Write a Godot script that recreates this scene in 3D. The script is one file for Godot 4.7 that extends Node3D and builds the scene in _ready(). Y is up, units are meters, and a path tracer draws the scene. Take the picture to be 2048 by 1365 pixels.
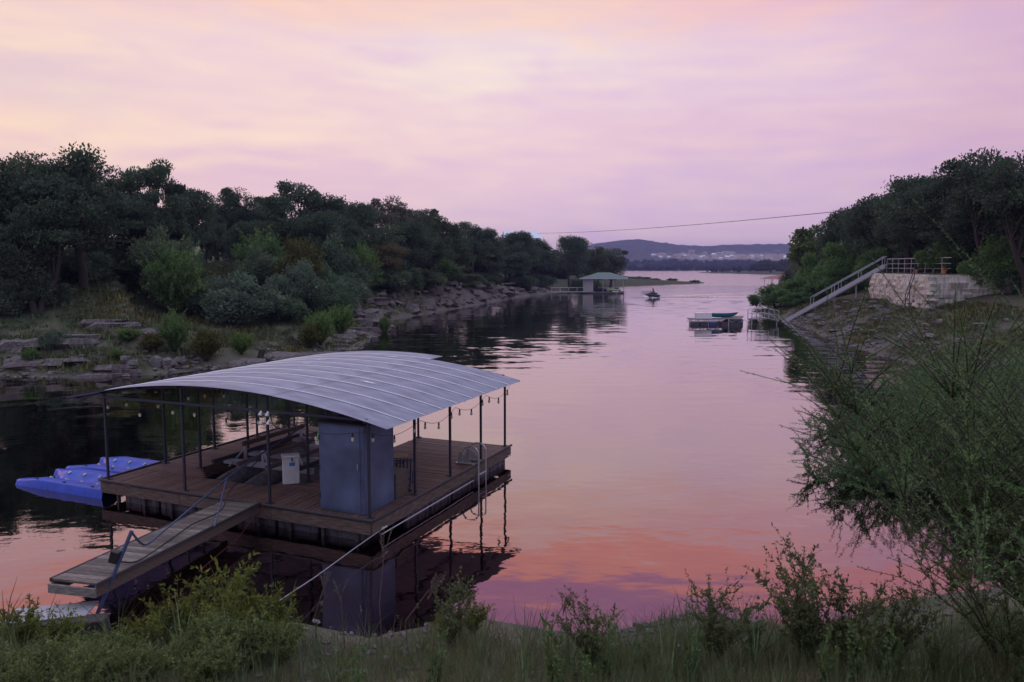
extends Node3D
# Dusk over a lake cove: floating dock in front, wooded limestone bank, far hills. Units are metres, y is up, water level is y = 0.

var mats := {}
var used_names := {}
var rng := RandomNumberGenerator.new()
var noise := FastNoiseLite.new()
var fine := FastNoiseLite.new()

# Outline of the water: x, z, then the height of the land 4 m, 12 m and 60 m behind that point of the shore.
var shore := [
	[-95.0, -25.0, 1.0, 3.0, 7.0], [-40.0, -16.0, 1.0, 3.5, 7.0], [-20.0, -13.2, 1.1, 4.0, 7.0], [-9.0, -12.5, 1.2, 4.2, 7.0], [-6.2, -11.9, 1.2, 4.2, 7.0], [-4.1, -12.9, 1.3, 4.3, 7.0], [-2.4, -12.2, 1.2, 4.3, 7.0], [-0.7, -13.0, 1.3, 4.35, 7.0],
	[1.3, -12.2, 1.3, 4.35, 7.0], [3.1, -13.1, 1.3, 4.3, 7.0], [5.2, -12.5, 1.3, 4.3, 7.0], [7.2, -13.6, 1.2, 4.0, 7.0], [9.5, -14.2, 1.2, 3.6, 7.0], [13.2, -18.5, 0.8, 2.6, 7.0], [16.0, -25.0, 0.8, 2.4, 6.5], [20.0, -31.0, 0.9, 2.6, 6.5],
	[24.7, -36.5, 1.0, 3.0, 6.5], [25.4, -46.7, 1.4, 3.3, 6.5], [25.9, -54.9, 1.6, 3.6, 6.5], [26.9, -64.5, 1.8, 4.2, 6.5], [29.9, -77.9, 2.2, 4.9, 6.5],
	[31.2, -86.5, 2.0, 4.6, 6.5], [33.4, -107.0, 0.8, 2.4, 6.0], [46.0, -128.0, 0.8, 2.4, 6.0], [64.0, -165.0, 0.8, 2.4, 6.0], [92.0, -215.0, 0.8, 2.4, 7.0],
	[125.0, -300.0, 0.6, 2.0, 6.0], [180.0, -440.0, 0.6, 2.0, 6.0], [205.0, -555.0, 0.5, 1.4, 4.0], [200.0, -680.0, 0.5, 1.2, 3.0], [183.0, -790.0, 0.4, 1.0, 3.0],
	[250.0, -850.0, 0.5, 1.4, 4.0], [420.0, -1000.0, 0.5, 1.5, 5.0], [700.0, -1150.0, 0.6, 2.0, 6.0], [520.0, -1230.0, 0.8, 2.0, 6.0], [260.0, -1190.0, 0.8, 2.0, 6.0],
	[150.0, -1180.0, 0.8, 2.0, 6.0], [40.0, -1200.0, 0.8, 2.0, 6.0], [30.0, -950.0, 0.6, 2.0, 6.0], [88.0, -640.0, 0.5, 1.2, 3.0], [72.0, -460.0, 0.5, 1.0, 3.0],
	[62.0, -345.0, 0.4, 0.9, 3.0], [79.0, -298.0, 0.25, 0.6, 3.0], [62.8, -270.0, 0.5, 1.0, 3.0], [44.9, -252.0, 0.7, 1.4, 4.0], [34.9, -240.0, 0.8, 1.8, 5.0],
	[19.1, -216.0, 0.9, 2.4, 7.0], [9.4, -176.0, 1.4, 3.2, 8.5], [2.1, -157.7, 2.2, 3.8, 9.0], [-4.1, -131.3, 2.9, 4.2, 9.0], [-8.6, -112.5, 3.0, 4.3, 9.0],
	[-11.9, -98.3, 3.0, 4.4, 9.5], [-14.3, -89.0, 2.6, 4.2, 9.5], [-12.5, -70.3, 1.4, 3.4, 10.5], [-11.6, -57.0, 0.9, 2.4, 10.0], [-14.7, -52.8, 0.9, 2.4, 10.5],
	[-18.1, -46.2, 1.2, 3.2, 12.0], [-20.3, -43.4, 1.5, 3.6, 12.0], [-24.2, -42.3, 1.6, 3.8, 12.0], [-28.6, -42.6, 1.6, 3.8, 12.0], [-45.0, -41.0, 1.5, 3.6, 12.0], [-95.0, -38.0, 1.0, 3.0, 9.0],
]
# The flat terrace behind the limestone wall.
var terrace := PackedVector2Array([Vector2(37.0, -77.5), Vector2(35.4, -66.0), Vector2(37.0, -64.6), Vector2(75, -60), Vector2(120, -45), Vector2(120, -140), Vector2(52, -104), Vector2(42, -88)])
const TERRACE_Y := 5.55

class Shape:
	# collects triangles; col is the tint of what is added next
	var v := PackedVector3Array()
	var n := PackedVector3Array()
	var c := PackedColorArray()
	var ix := PackedInt32Array()
	var col := Color(1, 1, 1)
	func quad(a: Vector3, b: Vector3, d: Vector3, e: Vector3) -> void:
		var nn := (b - a).cross(d - a).normalized()
		var k := v.size()
		v.append(a); v.append(b); v.append(d); v.append(e)
		for i in 4:
			n.append(nn); c.append(col)
		ix.append(k); ix.append(k + 2); ix.append(k + 1); ix.append(k); ix.append(k + 3); ix.append(k + 2)
	func tri(a: Vector3, b: Vector3, d: Vector3) -> void:
		var nn := (b - a).cross(d - a).normalized()
		var k := v.size()
		v.append(a); v.append(b); v.append(d)
		for i in 3:
			n.append(nn); c.append(col)
		ix.append(k); ix.append(k + 2); ix.append(k + 1)
	func box(at: Vector3, size: Vector3, turn := Basis(), bevel := 0.0) -> void:
		var h := size * 0.5
		var b := minf(bevel, minf(h.x, minf(h.y, h.z)) * 0.6)
		var ax := [Vector3(1, 0, 0), Vector3(0, 1, 0), Vector3(0, 0, 1)]
		for k in 3:
			for s in [-1.0, 1.0]:
				var w: Vector3 = ax[k] * s
				var p: Vector3 = ax[(k + 1) % 3]
				var q: Vector3 = ax[(k + 2) % 3] * s
				var o := w * h[k]
				var pl := p * (h[(k + 1) % 3] - b)
				var ql := q * (h[(k + 2) % 3] - b)
				quad(at + turn * (o - pl - ql), at + turn * (o + pl - ql), at + turn * (o + pl + ql), at + turn * (o - pl + ql))
		if b <= 0.0:
			return
		for k in 3:
			var k1 := (k + 1) % 3
			var k2 := (k + 2) % 3
			for s1 in [-1.0, 1.0]:
				for s2 in [-1.0, 1.0]:
					var lo: Vector3 = ax[k] * -(h[k] - b)
					var hi: Vector3 = ax[k] * (h[k] - b)
					var e1: Vector3 = ax[k1] * h[k1] * s1 + ax[k2] * (h[k2] - b) * s2
					var e2: Vector3 = ax[k1] * (h[k1] - b) * s1 + ax[k2] * h[k2] * s2
					if s1 * s2 < 0.0:
						quad(at + turn * (lo + e1), at + turn * (hi + e1) , at + turn * (hi + e2), at + turn * (lo + e2))
					else:
						quad(at + turn * (lo + e2), at + turn * (hi + e2), at + turn * (hi + e1), at + turn * (lo + e1))
	func tube(p: PackedVector3Array, r: PackedFloat32Array, sides := 6, caps := true) -> void:
		var side := Vector3.RIGHT
		var start := v.size()
		for i in p.size():
			var d := (p[mini(i + 1, p.size() - 1)] - p[maxi(i - 1, 0)]).normalized()
			if i == 0:
				side = d.cross(Vector3.UP if absf(d.y) < 0.9 else Vector3.RIGHT).normalized()
			side = (side - d * side.dot(d)).normalized()
			var up := side.cross(d)
			for j in sides:
				var a := TAU * j / sides
				var o := side * cos(a) + up * sin(a)
				v.append(p[i] + o * r[i]); n.append(o); c.append(col)
		for i in p.size() - 1:
			for j in sides:
				var a := start + i * sides + j
				var b := start + i * sides + (j + 1) % sides
				ix.append(a); ix.append(b); ix.append(a + sides)
				ix.append(b); ix.append(b + sides); ix.append(a + sides)
		if caps:
			for e in 2:
				var i := 0 if e == 0 else p.size() - 1
				var d := (p[1] - p[0]).normalized() * -1.0 if e == 0 else (p[i] - p[i - 1]).normalized()
				var k := v.size()
				for j in sides:
					v.append(v[start + i * sides + j]); n.append(d); c.append(col)
				for j in range(1, sides - 1):
					if e == 0:
						ix.append(k); ix.append(k + j + 1); ix.append(k + j)
					else:
						ix.append(k); ix.append(k + j); ix.append(k + j + 1)
	func rod(a: Vector3, b: Vector3, r: float, sides := 6) -> void:
		tube(PackedVector3Array([a, b]), PackedFloat32Array([r, r]), sides)
	func bar(a: Vector3, b: Vector3, w: float, h: float, bevel := 0.0) -> void:
		# a square timber or steel section from a to b
		var d := b - a
		var z := d.normalized()
		var x := (Vector3.UP if absf(z.y) < 0.95 else Vector3.RIGHT).cross(z).normalized()
		box((a + b) * 0.5, Vector3(w, h, d.length()), Basis(x, z.cross(x), z), bevel)
	func leaf(at: Vector3, along: Vector3, across: Vector3, face: Vector3) -> void:
		# a pointed leaf of two triangles, shaded with the given normal
		if face.dot(along.cross(across)) < 0.0:
			across = -across
		var k := v.size()
		v.append(at); v.append(at + along * 0.45 + across); v.append(at + along); v.append(at + along * 0.45 - across)
		for i in 4:
			n.append(face); c.append(col)
		ix.append(k); ix.append(k + 1); ix.append(k + 2); ix.append(k); ix.append(k + 2); ix.append(k + 3)
	func blade(at: Vector3, h: float, w: float, lean: Vector3) -> void:
		# a grass blade that bends over towards lean
		var side := lean.cross(Vector3.UP).normalized() * w * 0.5
		var f := (Vector3.UP + lean.normalized() * 0.4).normalized()
		var k := v.size()
		for i in 4:
			var t := i / 3.0
			var q := at + Vector3.UP * h * (t - 0.22 * t * t * lean.length() * 2.0) + lean * h * t * t
			var s := side * (1.0 - 0.85 * t)
			v.append(q - s); v.append(q + s)
			n.append(f); n.append(f); c.append(col); c.append(col)
		for i in 3:
			var a := k + i * 2
			ix.append(a); ix.append(a + 1); ix.append(a + 2); ix.append(a + 1); ix.append(a + 3); ix.append(a + 2)
	func sheet(rows: int, cols: int, at: Callable, tint = null) -> void:
		# a smooth grid; at(i, j) gives its points
		var k := v.size()
		for i in rows:
			for j in cols:
				var q: Vector3 = at.call(i, j)
				v.append(q); n.append(Vector3.ZERO)
				c.append(tint.call(q) if tint != null else col)
		for i in rows - 1:
			for j in cols - 1:
				var a := k + i * cols + j
				for t in [[a, a + cols, a + 1], [a + 1, a + cols, a + cols + 1]]:
					var nn: Vector3 = (v[t[2]] - v[t[0]]).cross(v[t[1]] - v[t[0]])
					for q in 3:
						ix.append(t[q]); n[t[q]] += nn
		for i in range(k, v.size()):
			n[i] = n[i].normalized()
	func mesh(m: Material) -> ArrayMesh:
		var a := []
		a.resize(Mesh.ARRAY_MAX)
		a[Mesh.ARRAY_VERTEX] = v
		a[Mesh.ARRAY_NORMAL] = n
		a[Mesh.ARRAY_COLOR] = c
		a[Mesh.ARRAY_INDEX] = ix
		var out := ArrayMesh.new()
		out.add_surface_from_arrays(Mesh.PRIMITIVE_TRIANGLES, a)
		out.surface_set_material(0, m)
		return out

# ---------------------------------------------------------------- helpers
func put(node: Node, called: String, parent: Node = self) -> Node:
	var key := str(parent.get_instance_id()) + called
	var k: int = used_names.get(key, 0)
	used_names[key] = k + 1
	node.name = called if k == 0 else "%s_%03d" % [called, k]
	parent.add_child(node, true)
	return node

func thing(called: String, label: String, category: String, at := Vector3.ZERO, turn := 0.0, group := "") -> Node3D:
	var o := Node3D.new()
	o.position = at
	o.rotation.y = turn
	return tag(put(o, called), label, category, group)

func tag(o: Node3D, label: String, category: String, group := "") -> Node3D:
	o.set_meta("label", label)
	o.set_meta("category", category)
	if group != "":
		o.set_meta("group", group)
	return o

func part(called: String, m: Mesh, parent: Node, at := Vector3.ZERO, basis_ := Basis()) -> MeshInstance3D:
	var o := MeshInstance3D.new()
	o.mesh = m
	o.transform = Transform3D(basis_, at)
	put(o, called, parent)
	return o

func made(called: String, s: Shape, m: Material, parent: Node = self) -> MeshInstance3D:
	return part(called, s.mesh(m), parent)

func structure(o: Node3D) -> Node3D:
	o.set_meta("kind", "structure")
	return o

func copy_of(o: Node3D, at: Vector3, turn: float, size := Vector3.ONE) -> Node3D:
	var d: Node3D = o.duplicate()
	d.position = at
	d.rotation = Vector3(0, turn, 0)
	d.scale = size
	return d

func lin(r: float, g: float, b: float) -> Color:
	return Color(r, g, b).linear_to_srgb()

func grain(freq: float, low: float, high: float, octaves := 4, seed_ := 1, size := 512) -> NoiseTexture2D:
	var f := FastNoiseLite.new()
	f.seed = seed_
	f.noise_type = FastNoiseLite.TYPE_SIMPLEX_SMOOTH
	f.frequency = freq
	f.fractal_octaves = octaves
	var t := NoiseTexture2D.new()
	t.width = size; t.height = size
	t.seamless = true
	t.noise = f
	var g := Gradient.new()
	g.set_color(0, Color(low, low, low)); g.set_color(1, Color(high, high, high))
	t.color_ramp = g
	return t

func bumps(freq: float, strength: float, octaves := 4, seed_ := 2, size := 512) -> NoiseTexture2D:
	var f := FastNoiseLite.new()
	f.seed = seed_
	f.frequency = freq
	f.fractal_octaves = octaves
	var t := NoiseTexture2D.new()
	t.width = size; t.height = size
	t.seamless = true
	t.as_normal_map = true
	t.bump_strength = strength
	t.noise = f
	return t

func paint(key: String, color: Color, rough: float, metal := 0.0, tex: Texture2D = null, scale_ := Vector3.ONE, normal: Texture2D = null, depth := 1.0, world := false) -> StandardMaterial3D:
	var m := StandardMaterial3D.new()
	m.resource_name = key
	m.albedo_color = color
	m.roughness = rough
	m.metallic = metal
	m.vertex_color_use_as_albedo = true
	if tex or normal:
		m.uv1_triplanar = true
		m.uv1_world_triplanar = world
		m.uv1_scale = scale_
	if tex:
		m.albedo_texture = tex
	if normal:
		m.normal_enabled = true
		m.normal_texture = normal
		m.normal_scale = depth
	mats[key] = m
	return m

func land(x: float, z: float) -> Vector2:
	# (height of the ground, distance from the shore: positive on land)
	var best := 1e12
	var bi := 0
	var bt := 0.0
	var inside := false
	var count := shore.size()
	var j := count - 1
	for i in count:
		var a: Array = shore[j]
		var b: Array = shore[i]
		var ax: float = a[0]
		var az: float = a[1]
		var dx: float = b[0] - ax
		var dz: float = b[1] - az
		var px := x - ax
		var pz := z - az
		var t := clampf((px * dx + pz * dz) / (dx * dx + dz * dz), 0.0, 1.0)
		var ex := px - dx * t
		var ez := pz - dz * t
		var d := ex * ex + ez * ez
		if d < best:
			best = d; bi = i; bt = t
		if (az > z) != (az + dz > z) and x < dx * (z - az) / dz + ax:
			inside = not inside
		j = i
	var s := sqrt(best)
	var wob := fine.get_noise_2d(x * 3.0, z * 3.0) * minf(0.9, 0.2 + s * 0.1)
	if inside:
		return Vector2(maxf(-3.0, (-s + wob * 0.6) * 0.3), -s)
	var p: Array = shore[bi]
	var q: Array = shore[(bi - 1 + count) % count]
	var h4 := lerpf(q[2], p[2], bt)
	var h12 := lerpf(q[3], p[3], bt)
	var h60 := lerpf(q[4], p[4], bt)
	var h := 0.0
	if s < 4.0:
		h = h4 * s / 4.0
	elif s < 12.0:
		h = lerpf(h4, h12, (s - 4.0) / 8.0)
	elif s < 60.0:
		var t := (s - 12.0) / 48.0
		h = lerpf(h12, h60, t * (1.35 - 0.35 * t))
	else:
		h = h60 + (minf(9.0, (s - 60.0) * 0.07) if x < -28.0 else minf(4.0, (s - 60.0) * 0.03))
	h += wob * 0.35 * minf(1.0, s / 3.0) + noise.get_noise_2d(x, z) * 0.9 * clampf((s - 8.0) / 30.0, 0.0, 1.0)
	if x > 34.0 and x < 120.0 and z < -44.0 and z > -141.0 and Geometry2D.is_point_in_polygon(Vector2(x, z), terrace):
		var e := 1e9
		for i in terrace.size():
			var cp := Geometry2D.get_closest_point_to_segment(Vector2(x, z), terrace[i], terrace[(i + 1) % terrace.size()])
			e = minf(e, cp.distance_to(Vector2(x, z)))
		h = lerpf(h, TERRACE_Y, clampf(e / 1.2, 0.0, 1.0))
	return Vector2(h, s)

func gy(x: float, z: float) -> float:
	return land(x, z).x

# ---------------------------------------------------------------- sky, camera, sun
func sky_picture() -> Image:
	# dusk: peach low in the west (ahead and to the left), lavender overhead, blue-violet in the east; values are sRGB
	var az := [-180.0, -120.0, -80.0, -50.0, -34.0, -18.5, 0.0, 18.5, 34.0, 60.0, 110.0, 180.0]
	var el := [0.0, 3.0, 6.0, 9.0, 12.0, 14.3, 18.4, 20.9, 24.5, 32.0, 50.0, 90.0]
	var tab := [
		[[197, 193, 213], [220, 192, 203], [253, 204, 173], [247, 204, 179], [239, 205, 201], [236, 203, 209], [229, 201, 214], [218, 190, 211], [211, 181, 207], [200, 173, 200], [202, 196, 216], [197, 193, 213]],
		[[194, 189, 211], [217, 189, 201], [252, 204, 174], [247, 202, 179], [239, 202, 200], [236, 201, 207], [230, 200, 213], [218, 189, 211], [208, 177, 204], [198, 169, 198], [200, 192, 215], [194, 189, 211]],
		[[192, 187, 210], [214, 186, 199], [250, 204, 175], [245, 200, 181], [240, 205, 201], [236, 202, 208], [232, 201, 213], [221, 192, 211], [208, 175, 201], [195, 165, 197], [197, 189, 214], [192, 187, 210]],
		[[186, 181, 209], [207, 180, 196], [248, 202, 174], [246, 203, 180], [247, 215, 198], [247, 217, 206], [234, 203, 213], [228, 196, 209], [211, 175, 199], [192, 158, 194], [192, 184, 212], [186, 181, 209]],
		[[187, 183, 211], [204, 180, 198], [236, 200, 186], [229, 194, 190], [229, 202, 205], [240, 212, 209], [235, 208, 215], [227, 200, 215], [214, 179, 202], [193, 162, 198], [193, 186, 213], [187, 183, 211]],
		[[188, 184, 213], [200, 180, 202], [232, 200, 190], [236, 200, 188], [243, 213, 200], [239, 212, 210], [239, 219, 217], [229, 201, 214], [213, 179, 202], [192, 162, 199], [193, 187, 215], [188, 184, 213]],
		[[188, 185, 214], [196, 178, 204], [222, 190, 192], [225, 189, 189], [233, 194, 194], [239, 202, 196], [241, 206, 196], [231, 189, 199], [210, 168, 192], [191, 162, 199], [193, 188, 216], [188, 185, 214]],
		[[188, 185, 215], [191, 175, 204], [214, 178, 184], [240, 182, 176], [244, 178, 168], [248, 180, 166], [248, 178, 164], [244, 172, 168], [218, 160, 180], [186, 163, 202], [193, 188, 217], [188, 185, 215]],
		[[193, 192, 219], [189, 178, 208], [186, 160, 196], [190, 150, 188], [192, 148, 188], [194, 148, 188], [194, 146, 186], [190, 146, 188], [184, 148, 190], [178, 156, 198], [197, 193, 221], [193, 192, 219]],
		[[184, 183, 216], [193, 189, 218], [197, 189, 218], [199, 190, 219], [200, 190, 219], [200, 190, 219], [200, 190, 219], [199, 189, 219], [196, 188, 218], [192, 186, 218], [186, 184, 216], [184, 183, 216]],
		[[209, 211, 232], [211, 212, 233], [212, 213, 233], [214, 214, 233], [214, 214, 233], [214, 214, 233], [214, 214, 233], [214, 214, 233], [214, 214, 233], [212, 212, 233], [210, 211, 232], [209, 211, 232]],
		[[210, 212, 233], [210, 212, 233], [210, 212, 233], [210, 212, 233], [210, 212, 233], [210, 212, 233], [210, 212, 233], [210, 212, 233], [210, 212, 233], [210, 212, 233], [210, 212, 233], [210, 212, 233]],
	]
	var rows := []
	for r in tab:
		var line := []
		for q in r:
			line.append(Color(q[0] / 255.0, q[1] / 255.0, q[2] / 255.0).srgb_to_linear())
		rows.append(line)
	var streak := FastNoiseLite.new()
	streak.seed = 11
	streak.frequency = 1.0
	streak.fractal_octaves = 5
	var warp := FastNoiseLite.new()
	warp.seed = 4
	warp.frequency = 1.0
	warp.fractal_octaves = 2
	var w := 1536
	var h := 768
	var im := Image.create(w, h, false, Image.FORMAT_RGBF)
	im.fill(Color(0.12, 0.1, 0.14))
	for y in h / 2 + 2:
		var e := maxf(0.0, 90.0 - (y + 0.5) * 180.0 / h)
		for x in w:
			var a := (x + 0.5) * 360.0 / w
			if a > 180.0:
				a -= 360.0
			# cloud streaks: long, slightly tilted filaments that bend the bands of colour
			var ar := deg_to_rad(a)
			var dir := Vector3(sin(ar), 0, cos(ar))
			var lift := e * 0.06 + 0.05 * sin(ar * 3.0)
			var k := 3.2
			var wv := warp.get_noise_3d(dir.x * k, dir.z * k, lift * 2.4)
			var n1 := streak.get_noise_3d(dir.x * 2.6 + wv * 0.3, dir.z * 2.6, lift * 5.5 + wv)
			var n2 := streak.get_noise_3d(dir.x * 7.0 + 9.0, dir.z * 7.0 + wv * 0.6, lift * 16.0 + 3.0)
			var fade := clampf(1.0 - (e - 26.0) / 30.0, 0.0, 1.0)
			var e2 := clampf(e + (n1 * 2.2 + n2 * 0.9) * clampf(e / 6.0, 0.0, 1.0) * fade, 0.0, 90.0)
			var i := 0
			while i < 10 and el[i + 1] < e2:
				i += 1
			var j := 0
			while j < 10 and az[j + 1] < a:
				j += 1
			var ti: float = smoothstep(0.0, 1.0, (e2 - el[i]) / (el[i + 1] - el[i]))
			var tj: float = smoothstep(0.0, 1.0, (a - az[j]) / (az[j + 1] - az[j]))
			var lo: Color = rows[i][j].lerp(rows[i][j + 1], tj)
			var hi: Color = rows[i + 1][j].lerp(rows[i + 1][j + 1], tj)
			var q := lo.lerp(hi, ti)
			var t := 1.0 + (n1 * 0.09 + n2 * 0.1) * fade
			var top := 1.0 + 0.3 * smoothstep(24.0, 55.0, e)
			im.set_pixel(x, y, Color(q.r * (1.0 + (t - 1.0) * 0.7), q.g * t, q.b * (1.0 - (t - 1.0) * 0.3)) * top)
	return im

func set_camera_and_light() -> void:
	var cam := Camera3D.new()
	cam.position = Vector3(0, 6.15, 0)
	cam.rotation_degrees = Vector3(-5.544, 0, 0)
	cam.near = 0.1
	cam.far = 9000.0
	var lens := CameraAttributesPhysical.new()
	lens.frustum_focal_length = 26.9
	lens.frustum_focus_distance = 26.0
	lens.exposure_aperture = 1.8
	lens.frustum_near = 0.1
	lens.frustum_far = 9000.0
	cam.attributes = lens
	cam.fov = 48.09
	put(cam, "camera")
	cam.current = true
	var env := Environment.new()
	env.background_mode = Environment.BG_SKY
	var sky := Sky.new()
	var pan := PanoramaSkyMaterial.new()
	pan.panorama = ImageTexture.create_from_image(sky_picture())
	sky.sky_material = pan
	env.sky = sky
	env.tonemap_mode = Environment.TONE_MAPPER_LINEAR
	env.tonemap_exposure = 1.1
	env.background_energy_multiplier = 1.0
	env.fog_enabled = true
	env.fog_density = 0.0002
	env.fog_light_color = Color(0.66, 0.66, 0.95)
	env.sdfgi_enabled = true
	env.ssao_enabled = true
	env.ssil_enabled = true
	var we := WorldEnvironment.new()
	we.environment = env
	put(we, "world_environment")
	# what is left of the sun, just gone behind the trees ahead and to the left
	var sun := DirectionalLight3D.new()
	sun.light_energy = 0.06
	sun.light_angular_distance = 20.0
	sun.light_color = Color(1.0, 0.72, 0.6)
	sun.shadow_enabled = true
	sun.rotation_degrees = Vector3(-9, -130, 0)
	put(sun, "evening_sun")

func make_materials() -> void:
	var g1 := grain(0.012, 0.55, 1.0, 5, 1)
	var g2 := grain(0.03, 0.6, 1.0, 4, 2)
	var wood := grain(0.02, 0.45, 1.0, 5, 5)
	var woodn := bumps(0.03, 3.0, 4, 6)
	var rockn := bumps(0.02, 6.0, 5, 7)
	paint("ground", Color(1, 1, 1), 0.95, 0.0, grain(0.03, 0.45, 1.0, 5, 8, 1024), Vector3(0.4, 0.4, 0.4), rockn, 1.0, true)
	paint("stone", lin(0.28, 0.255, 0.26), 0.9, 0.0, grain(0.015, 0.35, 1.0, 5, 9), Vector3(0.5, 1.4, 0.5), rockn, 1.2, true)
	for k in 3:
		var t: Color = [lin(0.2, 0.115, 0.1), lin(0.155, 0.09, 0.082), lin(0.25, 0.15, 0.13)][k]
		paint("deck%d" % k, t, 0.62, 0.0, wood, Vector3(0.35, 6, 6), woodn, 0.5)
	for k in 3:
		var t: Color = [lin(0.27, 0.225, 0.205), lin(0.19, 0.155, 0.145), lin(0.38, 0.325, 0.3)][k]
		paint("gangway%d" % k, t, 0.75, 0.0, wood, Vector3(0.45, 6, 6), woodn, 0.7)
	paint("fascia", lin(0.19, 0.14, 0.115), 0.7, 0.0, wood, Vector3(0.25, 3, 3), woodn, 0.5)
	paint("dark_steel", lin(0.035, 0.04, 0.06), 0.5, 0.3)
	paint("edge_steel", lin(0.05, 0.045, 0.05), 0.55, 0.2)
	paint("galvanised", lin(0.34, 0.375, 0.5), 0.45, 0.25, grain(0.008, 0.74, 1.0, 5, 12), Vector3(0.18, 0.3, 0.5))
	paint("seam_metal", lin(0.82, 0.83, 0.86), 0.45, 0.0)
	paint("locker_steel", lin(0.115, 0.15, 0.27), 0.5, 0.1, grain(0.006, 0.68, 1.0, 4, 14), Vector3(0.3, 0.3, 0.3))
	paint("white_plastic", lin(0.72, 0.73, 0.76), 0.45, 0.0, grain(0.01, 0.88, 1.0, 3, 18), Vector3(0.5, 0.5, 0.5))
	paint("label_blue", lin(0.03, 0.2, 0.5), 0.5)
	paint("black", lin(0.015, 0.015, 0.017), 0.5)
	paint("float_black", lin(0.09, 0.1, 0.13), 0.45, 0.0, g1, Vector3(0.6, 0.6, 0.6))
	paint("port_blue", lin(0.015, 0.09, 0.62), 0.38, 0.0, grain(0.01, 0.8, 1.0, 3, 15), Vector3(0.6, 0.6, 0.6))
	paint("roller", lin(0.55, 0.53, 0.5), 0.5)
	paint("tank_grey", lin(0.2, 0.2, 0.22), 0.55, 0.0, g1, Vector3(0.7, 0.7, 0.7))
	paint("bright_steel", lin(0.5, 0.51, 0.54), 0.3, 0.6)
	paint("blue_pipe", lin(0.045, 0.065, 0.15), 0.45)
	paint("red_cord", lin(0.13, 0.02, 0.02), 0.5)
	paint("white_rope", lin(0.3, 0.3, 0.36), 0.8)
	paint("glass_bulb", lin(0.6, 0.55, 0.42), 0.12)
	paint("table_wood", lin(0.45, 0.27, 0.16), 0.5, 0.0, wood, Vector3(2, 6, 6))
	paint("green_lamp", lin(0.25, 0.62, 0.25), 0.4)
	paint("resin", lin(0.1, 0.09, 0.085), 0.6)
	paint("chair_blue", lin(0.03, 0.035, 0.07), 0.4)
	# far things and the right bank
	paint("roof_green", lin(0.07, 0.2, 0.17), 0.5, 0.1, g2, Vector3(0.2, 0.2, 0.2))
	paint("roof_red", lin(0.38, 0.11, 0.13), 0.6, 0.0, g2, Vector3(0.2, 0.2, 0.2))
	paint("siding", lin(0.55, 0.53, 0.56), 0.6, 0.0, g2, Vector3(0.3, 2.0, 0.3))
	paint("grey_deck", lin(0.22, 0.2, 0.2), 0.7, 0.0, wood, Vector3(0.3, 4, 4))
	paint("pale_steel", lin(0.42, 0.44, 0.5), 0.45, 0.3)
	paint("teal", lin(0.015, 0.2, 0.27), 0.35)
	paint("navy", lin(0.03, 0.05, 0.16), 0.35)
	paint("lime", lin(0.2, 0.55, 0.1), 0.4)
	paint("white_gel", lin(0.75, 0.75, 0.78), 0.3)
	paint("limestone", lin(0.82, 0.77, 0.7), 0.9, 0.0, grain(0.01, 0.6, 1.0, 5, 16), Vector3(0.6, 0.15, 0.6), rockn, 0.5, true)
	paint("terracotta", lin(0.5, 0.16, 0.06), 0.7)
	paint("skin_and_vest", Color(1, 1, 1), 0.8)
	paint("foam", lin(0.85, 0.85, 0.88), 0.9)
	paint("house_wall", lin(0.62, 0.58, 0.52), 0.8)
	paint("house_roof", lin(0.3, 0.26, 0.25), 0.8)
	paint("tin_roof", lin(0.6, 0.66, 0.76), 0.35, 0.4)
	paint("wire", lin(0.04, 0.035, 0.045), 0.6)
	paint("bark", lin(0.075, 0.062, 0.055), 0.95, 0.0, g2, Vector3(1.5, 0.5, 1.5), rockn, 1.0)
	paint("pale_bark", lin(0.2, 0.15, 0.135), 0.9, 0.0, g2, Vector3(1.5, 0.5, 1.5), rockn, 1.0)
	for k in ["oak", "feather", "weed", "grass"]:
		var m := paint(k, Color(1, 1, 1), 0.7)
		m.cull_mode = BaseMaterial3D.CULL_DISABLED
		m.backlight_enabled = true
		m.backlight = Color(0.9, 0.9, 0.9)
		m.metallic_specular = 0.3
	paint("hill", Color(1, 1, 1), 0.95)
	# water: metallic mirror, pink of the sky reflection tinted into its colour; long, low ripples
	var rip := FastNoiseLite.new()
	rip.seed = 21
	rip.frequency = 0.012
	rip.fractal_octaves = 4
	rip.fractal_gain = 0.42
	var rt := NoiseTexture2D.new()
	rt.width = 1024; rt.height = 1024
	rt.seamless = true
	rt.as_normal_map = true
	rt.bump_strength = 8.0
	rt.noise = rip
	# farther off, waves too small to see singly make the mirror softer: five bands of the same water
	for k in 5:
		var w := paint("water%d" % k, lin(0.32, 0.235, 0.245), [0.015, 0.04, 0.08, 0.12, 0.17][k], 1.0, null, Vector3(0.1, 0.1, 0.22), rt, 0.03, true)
		w.vertex_color_use_as_albedo = false

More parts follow.
